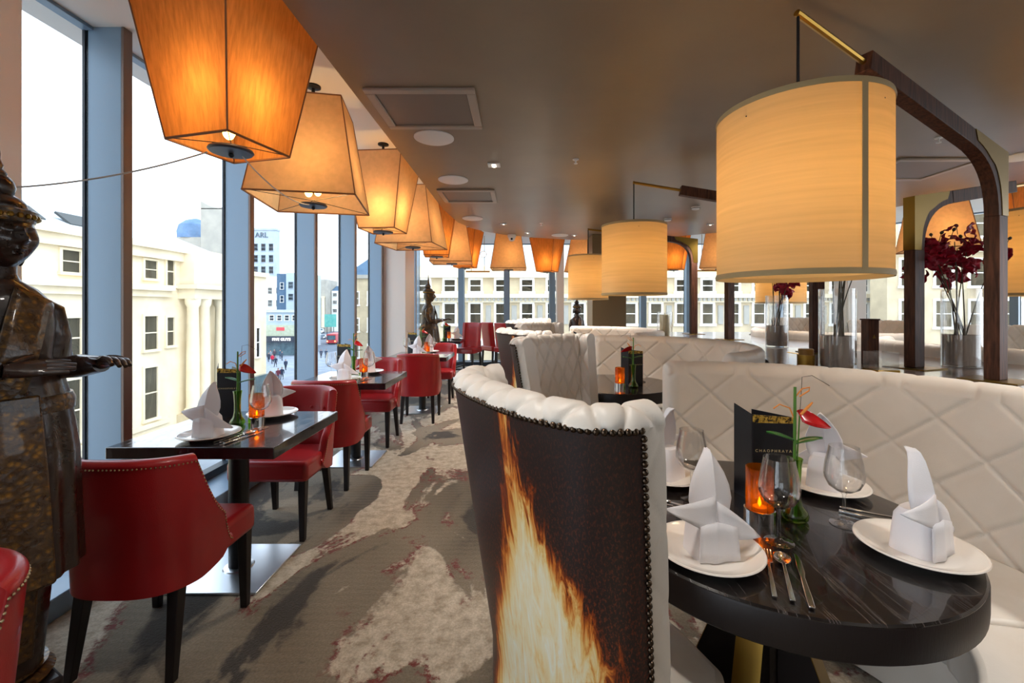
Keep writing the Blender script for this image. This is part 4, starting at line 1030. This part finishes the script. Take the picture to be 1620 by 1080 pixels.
def make_spoon():
    t = thing('spoon','spoon','spoon')
    MB().loft([[(-w,y,z-h),(w,y,z-h),(w,y,z+h),(-w,y,z+h)] for y,w,z,h in ((-0.10,0.0055,0.004,0.0025),(-0.02,0.0045,0.005,0.0022),(0.03,0.0032,0.0085,0.002),(0.05,0.004,0.008,0.0014))]).build('handle', SILVER, t, bevel=0.001)
    rows = []
    for i in range(9):
        r = i/8; rows.append([(0.020*r*math.cos(a), 0.075+0.030*r*math.sin(a), 0.0015+0.0075*r*r) for a in [2*PI*j/20 for j in range(20)]])
    rows[0] = [(0.0005*math.cos(2*PI*j/20),0.075+0.0005*math.sin(2*PI*j/20),0.0015) for j in range(20)]
    MB().loft(rows,cap=False).build('bowl', SILVER, t, solid=0.0012, smooth=60)
    return t
def make_knife():
    t = thing('knife','knife','knife')
    MB().loft([[(-w,y,0.0005),(w,y,0.0005),(w,y,0.0075),(-w,y,0.0075)] for y,w in ((-0.11,0.0062),(-0.07,0.0068),(0.0,0.0052),(0.008,0.004))]).build('handle', SILVER, t, bevel=0.0018)
    MB().prism([(-0.004,0.006),(0.0045,0.006),(0.0085,0.03),(0.009,0.085),(0.004,0.112),(-0.003,0.118),(-0.0045,0.06)],0.0022,0.0040).build('blade', SILVER, t, bevel=0.0006)
    return t
def make_candle():
    t = thing('candle_holder','candle holder','candle holder')
    MB().lathe([(0.034,0.0),(0.043,0.0),(0.043,0.034),(0.040,0.036),(0.0395,0.036),(0.0395,0.004),(0.005,0.004)],36,cap=False).build('chrome_base', CHROME, t, smooth=40)
    MB().lathe([(0.0385,0.006),(0.0385,0.158),(0.0365,0.159),(0.0355,0.158),(0.0355,0.012),(0.004,0.010)],36,cap=False).build('amber_cylinder', AMBER, t, smooth=40)
    MB().lathe([(0.019,0.012),(0.020,0.040),(0.017,0.041),(0.003,0.039)],20).build('tealight', WAX, t)
    MB().lathe([(0.001,0.040),(0.005,0.048),(0.0045,0.056),(0.0005,0.070)],10).build('flame', FLAMEM, t)
    d = bpy.data.lights.new('lamp_light','POINT'); d.energy = 0.05; d.color = (1.0,0.6,0.25); d.shadow_soft_size = 0.01
    o = bpy.data.objects.new('lamp_light', d); COL.objects.link(o); o.parent = t; o.location = (0,0,0.085)
    return t
def make_bud_vase():
    t = thing('bud_vase','bud vase','vase')
    MB().lathe([(0.004,0.0005),(0.030,0.001),(0.037,0.008),(0.038,0.018),(0.033,0.030),(0.022,0.045),(0.0165,0.075),(0.0165,0.12),(0.019,0.165),(0.0225,0.185),(0.0210,0.186),(0.0170,0.16),(0.0145,0.12),(0.0145,0.075),(0.019,0.046),(0.028,0.031),(0.033,0.018),(0.028,0.006),(0.003,0.005)],32,cap=False).build('glass', GREENG, t, smooth=60)
    MB().tube([(0.002,0,0.01),(0,0,0.18),(0.001,0,0.40)],[0.0052,0.0050,0.0042],8).build('bamboo_stem', GREENSTEM, t)
    f = MB().tube([(0.006,0.002,0.02),(0.008,0,0.2),(0.012,-0.004,0.315)],0.0022,6).build('flower_stem', GREENSTEM, t)
    rows = []
    for i in range(13):
        u = i/12; w = 0.036*math.sin(PI*min(1,u*0.90+0.10))**0.6*(1-0.45*u)
        cxp, czp = 0.010+0.088*u, 0.322-0.010*u-0.030*u*u
        rows.append([(cxp+0.25*w*q, -0.006-0.55*w*q+0.006*(1-q*q), czp-0.72*w*q-0.010*q*q*(1-u)) for q in (-1,-0.7,-0.35,0,0.35,0.7,1)])
    MB().sheet(rows).build('spathe', SPATHE, t, solid=0.0018, smooth=60)
    MB().tube([(0.016,-0.004,0.318),(0.034,-0.004,0.340),(0.048,-0.004,0.356)],[0.004,0.0045,0.0025],8).build('spadix', SPADIX, t)
    for k,(a,ln,z) in enumerate(((0.15,0.085,0.225),(2.9,0.075,0.235))):
        rows = []
        for i in range(9):
            u = i/8; w = 0.019*math.sin(PI*min(1,u*0.95+0.05))**0.8
            rows.append([(math.cos(a)*ln*u-math.sin(a)*w*(2*j/4-1), math.sin(a)*ln*u+math.cos(a)*w*(2*j/4-1), z+0.03*u-0.012*u*u+0.006*abs(2*j/4-1)) for j in range(5)])
        MB().sheet(rows).build('leaf', LEAFM, t, solid=0.001, smooth=60)
    MB().tube([(0.0,0,0.30),(-0.012,0.004,0.335),(-0.04,0.006,0.345),(-0.058,0.004,0.332)],0.0022,6).tube([(0.002,0,0.37),(0.022,0.003,0.395),(0.042,0.0,0.40),(0.040,0.0,0.39),(0.012,-0.003,0.372)],0.0022,6).build('raffia_loop', SPADIX, t)
    MB().tube([(0.006,0,0.2),(0.018,0.002,0.36),(0.022,0.003,0.43),(0.05,0.004,0.435),(0.10,0.008,0.405)],0.0009,5).build('grass_blade', STEMM, t)
    return t
def make_menu():
    """three-panel black card standing on edge, gold leaf along the top (front panel faces -y)"""
    t = thing('menu_card','menu','menu'); H = 0.30
    front = [(-0.065,0.0),(0.065,0.0)]
    MB().box(-0.065,0.065,-0.0012,0.0012,0,H*0.865).build('front_panel', MENUB, t, smooth=0)
    MB().add([(-0.065,-0.0012,H*0.865),(0.065,-0.0012,H*0.865),(0.065,0.0012,H*0.865),(-0.065,0.0012,H*0.865),(-0.065,-0.0012,H*0.955),(0.065,-0.0012,H*0.93),(0.065,0.0012,H*0.93),(-0.065,0.0012,H*0.955)],[(0,3,2,1),(4,5,6,7),(0,1,5,4),(1,2,6,5),(2,3,7,6),(3,0,4,7)]).build('gold_band', MENUG, t, smooth=0)
    MB().add([(-0.065,0,0),(-0.095,0.070,0),(-0.095,0.070,H*1.03),(-0.065,0,H*0.955),(-0.067,0.002,0),(-0.097,0.071,0),(-0.097,0.071,H*1.03),(-0.067,0.002,H*0.955)],[(0,3,2,1),(4,5,6,7),(3,7,6,2),(1,2,6,5),(0,1,5,4),(0,4,7,3)]).build('side_panel', MENUB, t, smooth=0)
    MB().add([(0.065,0,0),(-0.03,0.09,0),(-0.03,0.09,H*0.95),(0.065,0,H*0.93),(0.065,0.002,0),(-0.03,0.092,0),(-0.03,0.092,H*0.95),(0.065,0.002,H*0.93)],[(0,1,2,3),(4,7,6,5),(3,2,6,7),(1,5,6,2),(0,4,5,1),(0,3,7,4)]).build('rear_panel', MENUB, t, smooth=0)
    lettering('C H A O P H R A Y A', 0.0125, 0.0002, GOLDTXT, t, (0.0,-0.0016,H*0.56), (PI/2,0,0))
    return t
TZ = 0.76
def setting(x, y, face, where, glass=None, cut=None, glassw=None):
    """plate and napkin for a diner sitting at angle `face` from the plate"""
    place(make_plate,'plate',(x,y,TZ),0,'white porcelain plate '+where,'dinner plates')
    place(make_napkin,'napkin',(x,y,TZ+0.0095),face,'white napkin folded upright on the plate '+where,'folded napkins')
def cutlery(x, y, rz, where, kinds='fsk', sp=0.034):
    c, s = math.cos(rz), math.sin(rz)
    for i,k in enumerate(kinds):
        d = (i-(len(kinds)-1)/2)*sp; mkf,nm = {'f':(make_fork,'fork'),'s':(make_spoon,'spoon'),'k':(make_knife,'knife')}[k]
        place(mkf,nm,(x+c*d,y+s*d,TZ+0.0012),rz,'polished steel %s %s' % (nm,where),nm+'s on the tables')
def glass(x,y,where): place(make_wine_glass,'glass',(x,y,TZ),0,'clear stemmed wine glass '+where,'wine glasses')
# ---- nearest round table, set for four
setting(0.485,1.145,0.10,'at the front left of the foreground round table')
setting(1.035,1.155,0.45,'at the right front of the foreground round table')
setting(1.075,1.565,2.45,'at the right rear of the foreground round table')
setting(0.555,1.655,-2.5,'at the left rear of the foreground round table')
glass(0.705,1.205,'in front of the candle on the foreground round table')
glass(0.955,1.305,'at the right of the foreground round table')
glass(0.575,1.485,'at the left rear of the foreground round table')
cutlery(0.630,1.048,-0.42,'at the front of the foreground round table')
cutlery(1.085,1.335,0.9+PI,'behind the right front plate of the foreground round table','sf')
cutlery(0.475,1.435,-2.2,'beside the left rear plate of the foreground round table','kf')
place(make_candle,'candle',(0.722,1.335,TZ),0,'amber candle holder with chrome base beside the menu on the foreground table','amber candle holders')
place(make_bud_vase,'vase',(0.828,1.335,TZ),-0.15,'green bud vase with red anthurium on the foreground table','bud vases')
place(make_menu,'menu',(0.832,1.455,TZ),-0.08,'black folded menu card with gold top edge on the foreground table','menu cards')
# ---- second and third booth tables
place(make_candle,'candle',(0.80,3.55,TZ),0,'amber candle holder on the second booth table','amber candle holders')
place(make_bud_vase,'vase',(0.90,3.52,TZ),PI-0.2,'green bud vase with red anthurium on the second booth table','bud vases')
place(make_menu,'menu',(0.95,3.64,TZ),0.25,'black menu card on the second booth table','menu cards')
setting(0.98,3.95,2.6,'on the second booth table')
place(make_candle,'candle',(0.75,6.0,TZ),0,'amber candle holder on the third booth table','amber candle holders')
place(make_menu,'menu',(0.85,6.1,TZ),0.2,'black menu card on the third booth table','menu cards')
place(make_candle,'candle',(4.25,3.62,TZ),0,'amber candle holder on the table beyond the counter','amber candle holders')
place(make_menu,'menu',(4.2,3.80,TZ+0.0),0.2,'black menu card on the table beyond the counter','menu cards')
# ---- window tables
for i,(tx,ty) in enumerate(TABS[:3]):
    n = TN[i]
    setting(tx-0.02,ty-0.195,[0.0,0.1,-0.1][i],'at the near side of '+n)
    setting(tx+0.05,ty+0.235,PI+[0.4,0.2,0.5][i],'at the far side of '+n)
    place(make_bud_vase,'vase',(tx-0.03,ty+0.035,TZ),[0.1,-0.2,0.3][i],'green bud vase with red anthurium on '+n,'bud vases')
    place(make_candle,'candle',(tx+0.045,ty+0.085,TZ),0,'amber candle holder with chrome base on '+n,'amber candle holders')
    place(make_menu,'menu',(tx-0.185,ty+0.20,TZ),[0.1,0.0,-0.1][i],'black menu card with gold top edge on '+n,'menu cards')
    glass(tx+0.135,ty-0.03,'at the aisle side of '+n)
    if i: glass(tx-0.20,ty-0.05,'at the window side of '+n)
    cutlery(tx+0.125,ty-0.20,-0.25,'at the near side of '+n)
tx,ty = TABS[3]
setting(tx+0.25,ty+0.1,0.3,'on the far window table'); place(make_bud_vase,'vase',(tx+0.02,ty,TZ),0,'bud vase with pink anthurium on the far window table','bud vases')
place(make_candle,'candle',(tx+0.12,ty-0.02,TZ),0,'amber candle holder on the far window table','amber candle holders'); place(make_menu,'menu',(tx+0.06,ty+0.15,TZ),0,'black menu card on the far window table','menu cards')

# ================================================================== ON THE COUNTER
CZ = 1.0
def orchid_vase(x, y, seed, label, nfl=34, spread=0.30, zf=0.80):
    rnd = random.Random(seed)
    t = thing('orchid_vase', label, 'vase', (x,y,CZ), 0, 'glass vases of orchids on the counter')
    MB().lathe([(0.004,0.001),(0.100,0.001),(0.103,0.004),(0.103,0.52),(0.1005,0.52),(0.1005,0.012),(0.004,0.012)],40,cap=False).build('glass_cylinder', CLEAR, t, smooth=40)
    MB().lathe([(0.004,0.014),(0.090,0.014),(0.094,0.03),(0.097,0.20),(0.097,0.215),(0.088,0.215),(0.086,0.20),(0.004,0.20)],40,cap=False).build('pot', POTM, t, smooth=40)
    heads = []
    for k in range(9):
        a = rnd.uniform(0,2*PI); r = rnd.uniform(0.1,1.0)*spread; b = rnd.uniform(-0.04,0.04)
        top = (r*math.cos(a), r*math.sin(a)*0.7, zf+rnd.uniform(-0.10,0.16)-0.1*r/spread)
        p0 = Vector((b, rnd.uniform(-0.04,0.04), 0.20)); p3 = Vector(top)
        pts = [tuple(p0.lerp(p3,u)+Vector((0,0,0.06*math.sin(PI*u)))) for u in [i/8 for i in range(9)]]
        MB().tube(pts,[0.0045-0.0003*i for i in range(9)],6).build('stem', STEMM, t)
        heads.append(p3)
    pet = MB()
    for k in range(5):
        a = 2*PI*k/5; M = Matrix.Rotation(a,4,'Z'); w = 0.026 if k%2 else 0.021
        rows = [[(0.004+0.048*u, w*math.sin(PI*min(1,u*0.85+0.12))*(2*j/4-1), 0.014*math.sin(PI*u)+0.006*(2*j/4-1)**2) for j in range(5)] for u in [i/5 for i in range(6)]]
        pet.sheet(rows,M)
    pet.sphere((0,0,0.012),(0.008,0.008,0.012),6,4)
    base = None
    for k in range(nfl):
        h = heads[k % len(heads)]; p = h+Vector((rnd.gauss(0,0.055),rnd.gauss(0,0.05),rnd.gauss(-0.02,0.05)))
        if base is None: base = pet.build('blossom', FLOWER, t, smooth=60, solid=0.0015); o = base
        else: o = base.copy(); COL.objects.link(o)
        o.location = p; o.rotation_euler = (rnd.uniform(0.4,2.2),rnd.uniform(-0.6,0.6),rnd.uniform(0,6.28)); s = rnd.uniform(0.85,1.2); o.scale = (s,s,s)
    bud = None
    for k in range(10):
        h = heads[k % len(heads)]; p = h+Vector((rnd.gauss(0,0.05),rnd.gauss(0,0.04),0.06+rnd.uniform(0,0.06)))
        if bud is None: bud = MB().sphere((0,0,0),(0.010,0.010,0.013),8,6).tube([(0,0,-0.01),(0.004,0,-0.06)],0.002,5).build('bud', STEMM, t); o = bud
        else: o = bud.copy(); COL.objects.link(o)
        o.location = p; o.rotation_euler = (rnd.uniform(-0.4,0.4),rnd.uniform(-0.4,0.4),0)
orchid_vase(2.07,2.89,3,'tall glass vase of stems right under the large drum shade, beside the brass candle pot',26,0.16,0.86)
orchid_vase(2.97,2.98,11,'glass vase of burgundy orchids between the two lamp posts at the right',64,0.34,0.80)
orchid_vase(2.61,4.50,21,'smaller-looking glass vase of burgundy orchids below the large shade\'s left half',26,0.20,0.70)
t = thing('wooden_block','tall dark wood block with a small gold emblem on the counter','wooden block',(2.45,3.10,CZ))
MB().box(-0.036,0.036,-0.036,0.036,0,0.31).build('block', WALNUT, t, bevel=0.003)
MB().box(-0.041,0.041,-0.041,0.041,0.31,0.32).build('cap', WALNUT, t, bevel=0.002)
MB().add([(-0.011,-0.0365,0.185),(0.011,-0.0365,0.185),(0,-0.0365,0.212),(-0.011,-0.0385,0.185),(0.011,-0.0385,0.185),(0,-0.0385,0.212)],[(3,4,5),(0,2,1),(0,1,4,3),(1,2,5,4),(2,0,3,5)]).build('emblem', BRASS, t, smooth=0)
t = thing('glass_tumbler','square clear glass candle tumbler with brass base behind the booth back','tumbler',(2.20,2.70,CZ))
MB().box(-0.065,0.065,-0.065,0.065,0,0.024).build('brass_base', BRASS, t, bevel=0.003)
gm = MB()
for a in range(4): gm.box(-0.06,0.06,-0.062,-0.058,0.024,0.13,Matrix.Rotation(a*PI/2,4,'Z'))
gm.build('glass_box', CLEAR, t, smooth=0)
t = thing('brass_candle_pot','small brass candle pot beside the stem vase','candle pot',(1.905,2.95,CZ))
MB().lathe([(0.005,0.0),(0.05,0.0),(0.052,0.01),(0.052,0.085),(0.046,0.085),(0.046,0.02),(0.005,0.02)],28,cap=False).build('cup', BRASS, t)
MB().lathe([(0.044,0.02),(0.045,0.12),(0.04,0.125),(0.004,0.122)],24).build('candle', mat('dark_amber_wax', lin(120,84,30), 0.3, bump=(30,0.03)), t)
MB().tube([(-0.05,0,0.09),(-0.12,0.01,0.10)],0.003,6).build('handle', BRASS, t)
t = thing('pillar_candle','tall cream pillar candle in a glass on the counter end','candle',(1.90,5.82,CZ))
MB().lathe([(0.004,0.004),(0.062,0.004),(0.063,0.30),(0.055,0.305),(0.004,0.296)],28).build('wax', WAX, t)
MB().lathe([(0.004,0.0),(0.095,0.0),(0.097,0.01),(0.097,0.34),(0.095,0.34),(0.095,0.012)],28,cap=False).build('glass', CLEAR, t, smooth=40)
MB().tube([(0,0,0.296),(0.002,0,0.318)],0.002,5).build('wick', BLACKM, t)

# ================================================================== STATUES
def head_mesh():
    rings = []; NA, NE = 56, 40
    for i in range(NE+1):
        el = lerp(-PI/2+0.04,PI/2-0.04,i/NE); ring = []
        for j in range(NA):
            az = 2*PI*j/NA-PI       # 0 = front (-y)
            g = lambda a0,e0,wa,we: math.exp(-((az-a0)/wa)**2-((el-e0)/we)**2)
            h = 0.015*g(0,-0.13,0.13,0.11)+0.009*g(0,0.06,0.10,0.18)+0.007*(g(0.13,-0.16,0.07,0.06)+g(-0.13,-0.16,0.07,0.06))
            h += 0.006*(g(0.32,0.22,0.24,0.05)+g(-0.32,0.22,0.24,0.05)) - 0.009*(g(0.33,0.09,0.20,0.08)+g(-0.33,0.09,0.20,0.08)) + 0.006*(g(0.36,0.06,0.17,0.045)+g(-0.36,0.06,0.17,0.045))
            h += 0.010*g(0,-0.40,0.24,0.045)+0.009*g(0,-0.52,0.19,0.05)-0.006*g(0,-0.455,0.3,0.022)+0.010*g(0,-0.85,0.30,0.16)+0.005*(g(0.7,-0.1,0.3,0.25)+g(-0.7,-0.1,0.3,0.25))
            jaw = 1.0-0.16*sstep(-0.2,-1.2,el)
            x = (0.076+1.5*h)*math.cos(el)*math.sin(az)*jaw; y = -(0.088+1.5*h)*math.cos(el)*math.cos(az)*jaw; z = (0.108+h*0.3)*math.sin(el)
            ring.append((x,y,z))
        rings.append(ring)
    return MB().loft(rings)
def hand(mb, base, d, up, side, size=1.0, curl=0.25):
    """palm and five fingers; d = finger direction, up = back of hand, side = thumb side"""
    base, d, up, side = Vector(base), Vector(d).normalized(), Vector(up).normalized(), Vector(side).normalized()
    rings = []
    for u,w,h in ((0,0.020,0.017),(0.03,0.030,0.016),(0.06,0.034,0.014),(0.078,0.032,0.012)):
        c = base+d*u*size; rings.append([tuple(c+side*(w*size*math.cos(a))+up*(h*size*math.sin(a))) for a in [2*PI*i/12 for i in range(12)]])
    mb.loft(rings)
    for k,(o,l) in enumerate(((0.025,0.062),(0.009,0.072),(-0.008,0.068),(-0.024,0.052))):
        p = base+d*0.070*size+side*o*size; pts = [p]; dd = d.copy()
        for q in range(3): dd = (dd-up*curl*0.5).normalized(); p = p+dd*(l*size/3); pts.append(p)
        mb.tube([tuple(q) for q in pts],[0.0095*size,0.009*size,0.008*size,0.006*size],8)
    p = base+d*0.018*size+side*0.026*size; td = (d*0.6+side*0.75-up*0.1).normalized(); pts = [p]
    for q in range(3): p = p+td*0.021*size; pts.append(p); td = (td+d*0.35).normalized()
    mb.tube([tuple(q) for q in pts],[0.011*size,0.010*size,0.009*size,0.006*size],8)
def statue(loc, rz, scale, ped, M1, M2, label, turn=0.0):
    t = thing('buddha_statue', label, 'statue', loc, rz); t.scale = (scale,)*3
    p = ped/scale
    MB().box(-0.12,0.12,-0.12,0.12,0,p*0.85).build('pedestal', DARKLEG, t, bevel=0.01)
    MB().lathe([(0.12,p*0.85),(0.13,p*0.9),(0.10,p*0.95),(0.115,p)],24).build('lotus_base', M2, t)
    Z = lambda z: z+p
    def ell(w,d,z,e=0.85,oy=0): return [(w*se(math.cos(a),e), oy+d*se(math.sin(a),e), Z(z)) for a in [2*PI*i/36 for i in range(36)]]
    bd = MB().loft([ell(0.10,0.10,0.0),ell(0.125,0.115,0.3),ell(0.145,0.12,0.6),ell(0.135,0.105,0.78),ell(0.122,0.105,0.95),ell(0.130,0.108,1.05),ell(0.125,0.098,1.11),ell(0.09,0.08,1.155),ell(0.055,0.055,1.18),ell(0.046,0.048,1.20),ell(0.046,0.048,1.26)])
    # arms: the right one bent across the front, the left one held forward
    bd.tube([(-0.080,0.0,Z(1.125)),(-0.112,0.0,Z(1.085)),(-0.135,0.0,Z(1.0)),(-0.145,-0.03,Z(0.90)),(-0.11,-0.13,Z(0.905)),(-0.03,-0.205,Z(0.925))],[0.022,0.044,0.042,0.040,0.036,0.024],14)
    bd.tube([(0.080,0.0,Z(1.125)),(0.112,0.0,Z(1.085)),(0.132,0.01,Z(1.0)),(0.138,-0.01,Z(0.90)),(0.150,-0.13,Z(0.915)),(0.170,-0.235,Z(0.925))],[0.022,0.044,0.042,0.040,0.037,0.025],14)
    bd.build('body', M1, t, smooth=60)
    hm = MB(); hand(hm,(-0.03,-0.205,Z(0.925)),(0.95,-0.12,0.02),(0.1,-0.5,0.85),(0.1,0.85,0.5),1.05,0.1)
    hm.build('hand', M1, t, smooth=60)
    hm = MB(); hand(hm,(0.170,-0.235,Z(0.925)),(0.1,-0.9,0.25),(0.2,0.3,0.9),(-0.9,0.0,0.2),0.95,0.65)
    hm.build('hand', M1, t, smooth=60)
    # cloak: a heavy solid drape with long folds, hem above the feet
    rings = []; N = 90
    for z,w,d in ((0.28,0.180,0.165),(0.285,0.190,0.175),(0.45,0.185,0.168),(0.65,0.180,0.160),(0.82,0.160,0.140),(0.93,0.135,0.115)):
        rings.append([((w+0.007*math.sin(16*a)*(1.2-z))*math.cos(a), (d+0.007*math.sin(16*a)*(1.2-z))*math.sin(a)-0.01, Z(z)) for a in [2*PI*i/N for i in range(N)]])
    MB().loft(rings).build('cloak', M1, t, smooth=60)
    # gilt sash over the shoulder, gilt front panel and belt
    rows = []
    for i in range(15):
        u = i/14; z = lerp(1.14,0.80,u); xx = lerp(0.062,-0.03,u); rows.append([(xx+0.042*(2*j/4-1), -math.sqrt(max(0.0,1-((xx+0.042*(2*j/4-1))/0.14)**2))*lerp(0.088,0.135,sstep(0,0.5,u))-0.006, Z(z-0.02*(2*j/4-1))) for j in range(5)])
    MB().sheet(rows).build('sash', M2, t, solid=0.010, smooth=60)
    MB().loft([[(-w,-d,Z(z)),(w,-d,Z(z)),(w,-d+0.03,Z(z)),(-w,-d+0.03,Z(z))] for z,w,d in ((0.05,0.055,0.115),(0.27,0.06,0.135),(0.29,0.08,0.205),(0.6,0.070,0.182),(0.84,0.06,0.150))]).build('front_panel', M2, t, bevel=0.006)
    MB().loft([ell(0.172,0.152,0.78),ell(0.174,0.152,0.81),ell(0.166,0.146,0.83)]).build('belt', M2, t, smooth=60)
    hd = []
    h = head_mesh().build('head', M1, t, smooth=60); h.location = (0.012*math.sin(turn),-0.012*math.cos(turn),Z(1.315)); h.rotation_euler = (0,0,turn)
    MB().loft([[(w*math.cos(a),w*1.08*math.sin(a)-0.008,Z(z)) for a in [2*PI*i/40 for i in range(40)]] for z,w in ((1.355,0.076),(1.358,0.083),(1.390,0.090),(1.396,0.082),(1.390,0.074))]).build('headband', M2, t, smooth=50)
    st = MB()
    for k in range(26): a = 2*PI*k/26; st.sphere((0.088*math.cos(a),0.094*math.sin(a)-0.008,Z(1.374)),0.0085,6,4)
    s_ = st.build('headband_studs', BRASS, t); s_['kind'] = 'stuff'
    MB().sphere((0,0.005,Z(1.40)),(0.074,0.080,0.050),20,10).sphere((0,0.01,Z(1.465)),(0.048,0.050,0.045),16,8).build('hair_knot', M1, t, smooth=60)
    MB().lathe([(0.024,Z(1.49)),(0.028,Z(1.505)),(0.017,Z(1.52)),(0.020,Z(1.53)),(0.013,Z(1.55)),(0.014,Z(1.565)),(0.008,Z(1.60)),(0.002,Z(1.66))],14).build('finial', M2, t)
    for s in (-1,1):
        e_ = MB().sphere((s*0.074,0.016,Z(1.285)),(0.010,0.020,0.055),10,8).build('ear', M1, t, smooth=60); e_.rotation_euler = (0,0,turn)
    return t
statue((-1.582,1.33,0),1.08,1.0,0.30,LACQ,LACQG,'large dark lacquer standing statue with gilt carving at the left edge',0.36)
statue((-1.66,8.0,0),PI/2+0.1,1.12,0.13,FARBRONZE,FARBRONZE,'slim weathered bronze standing statue before the far windows')
statue((1.12,8.75,0),0.2,0.95,0.10,LACQ,LACQG,'dark and gold statue half hidden below the third drum lamp')
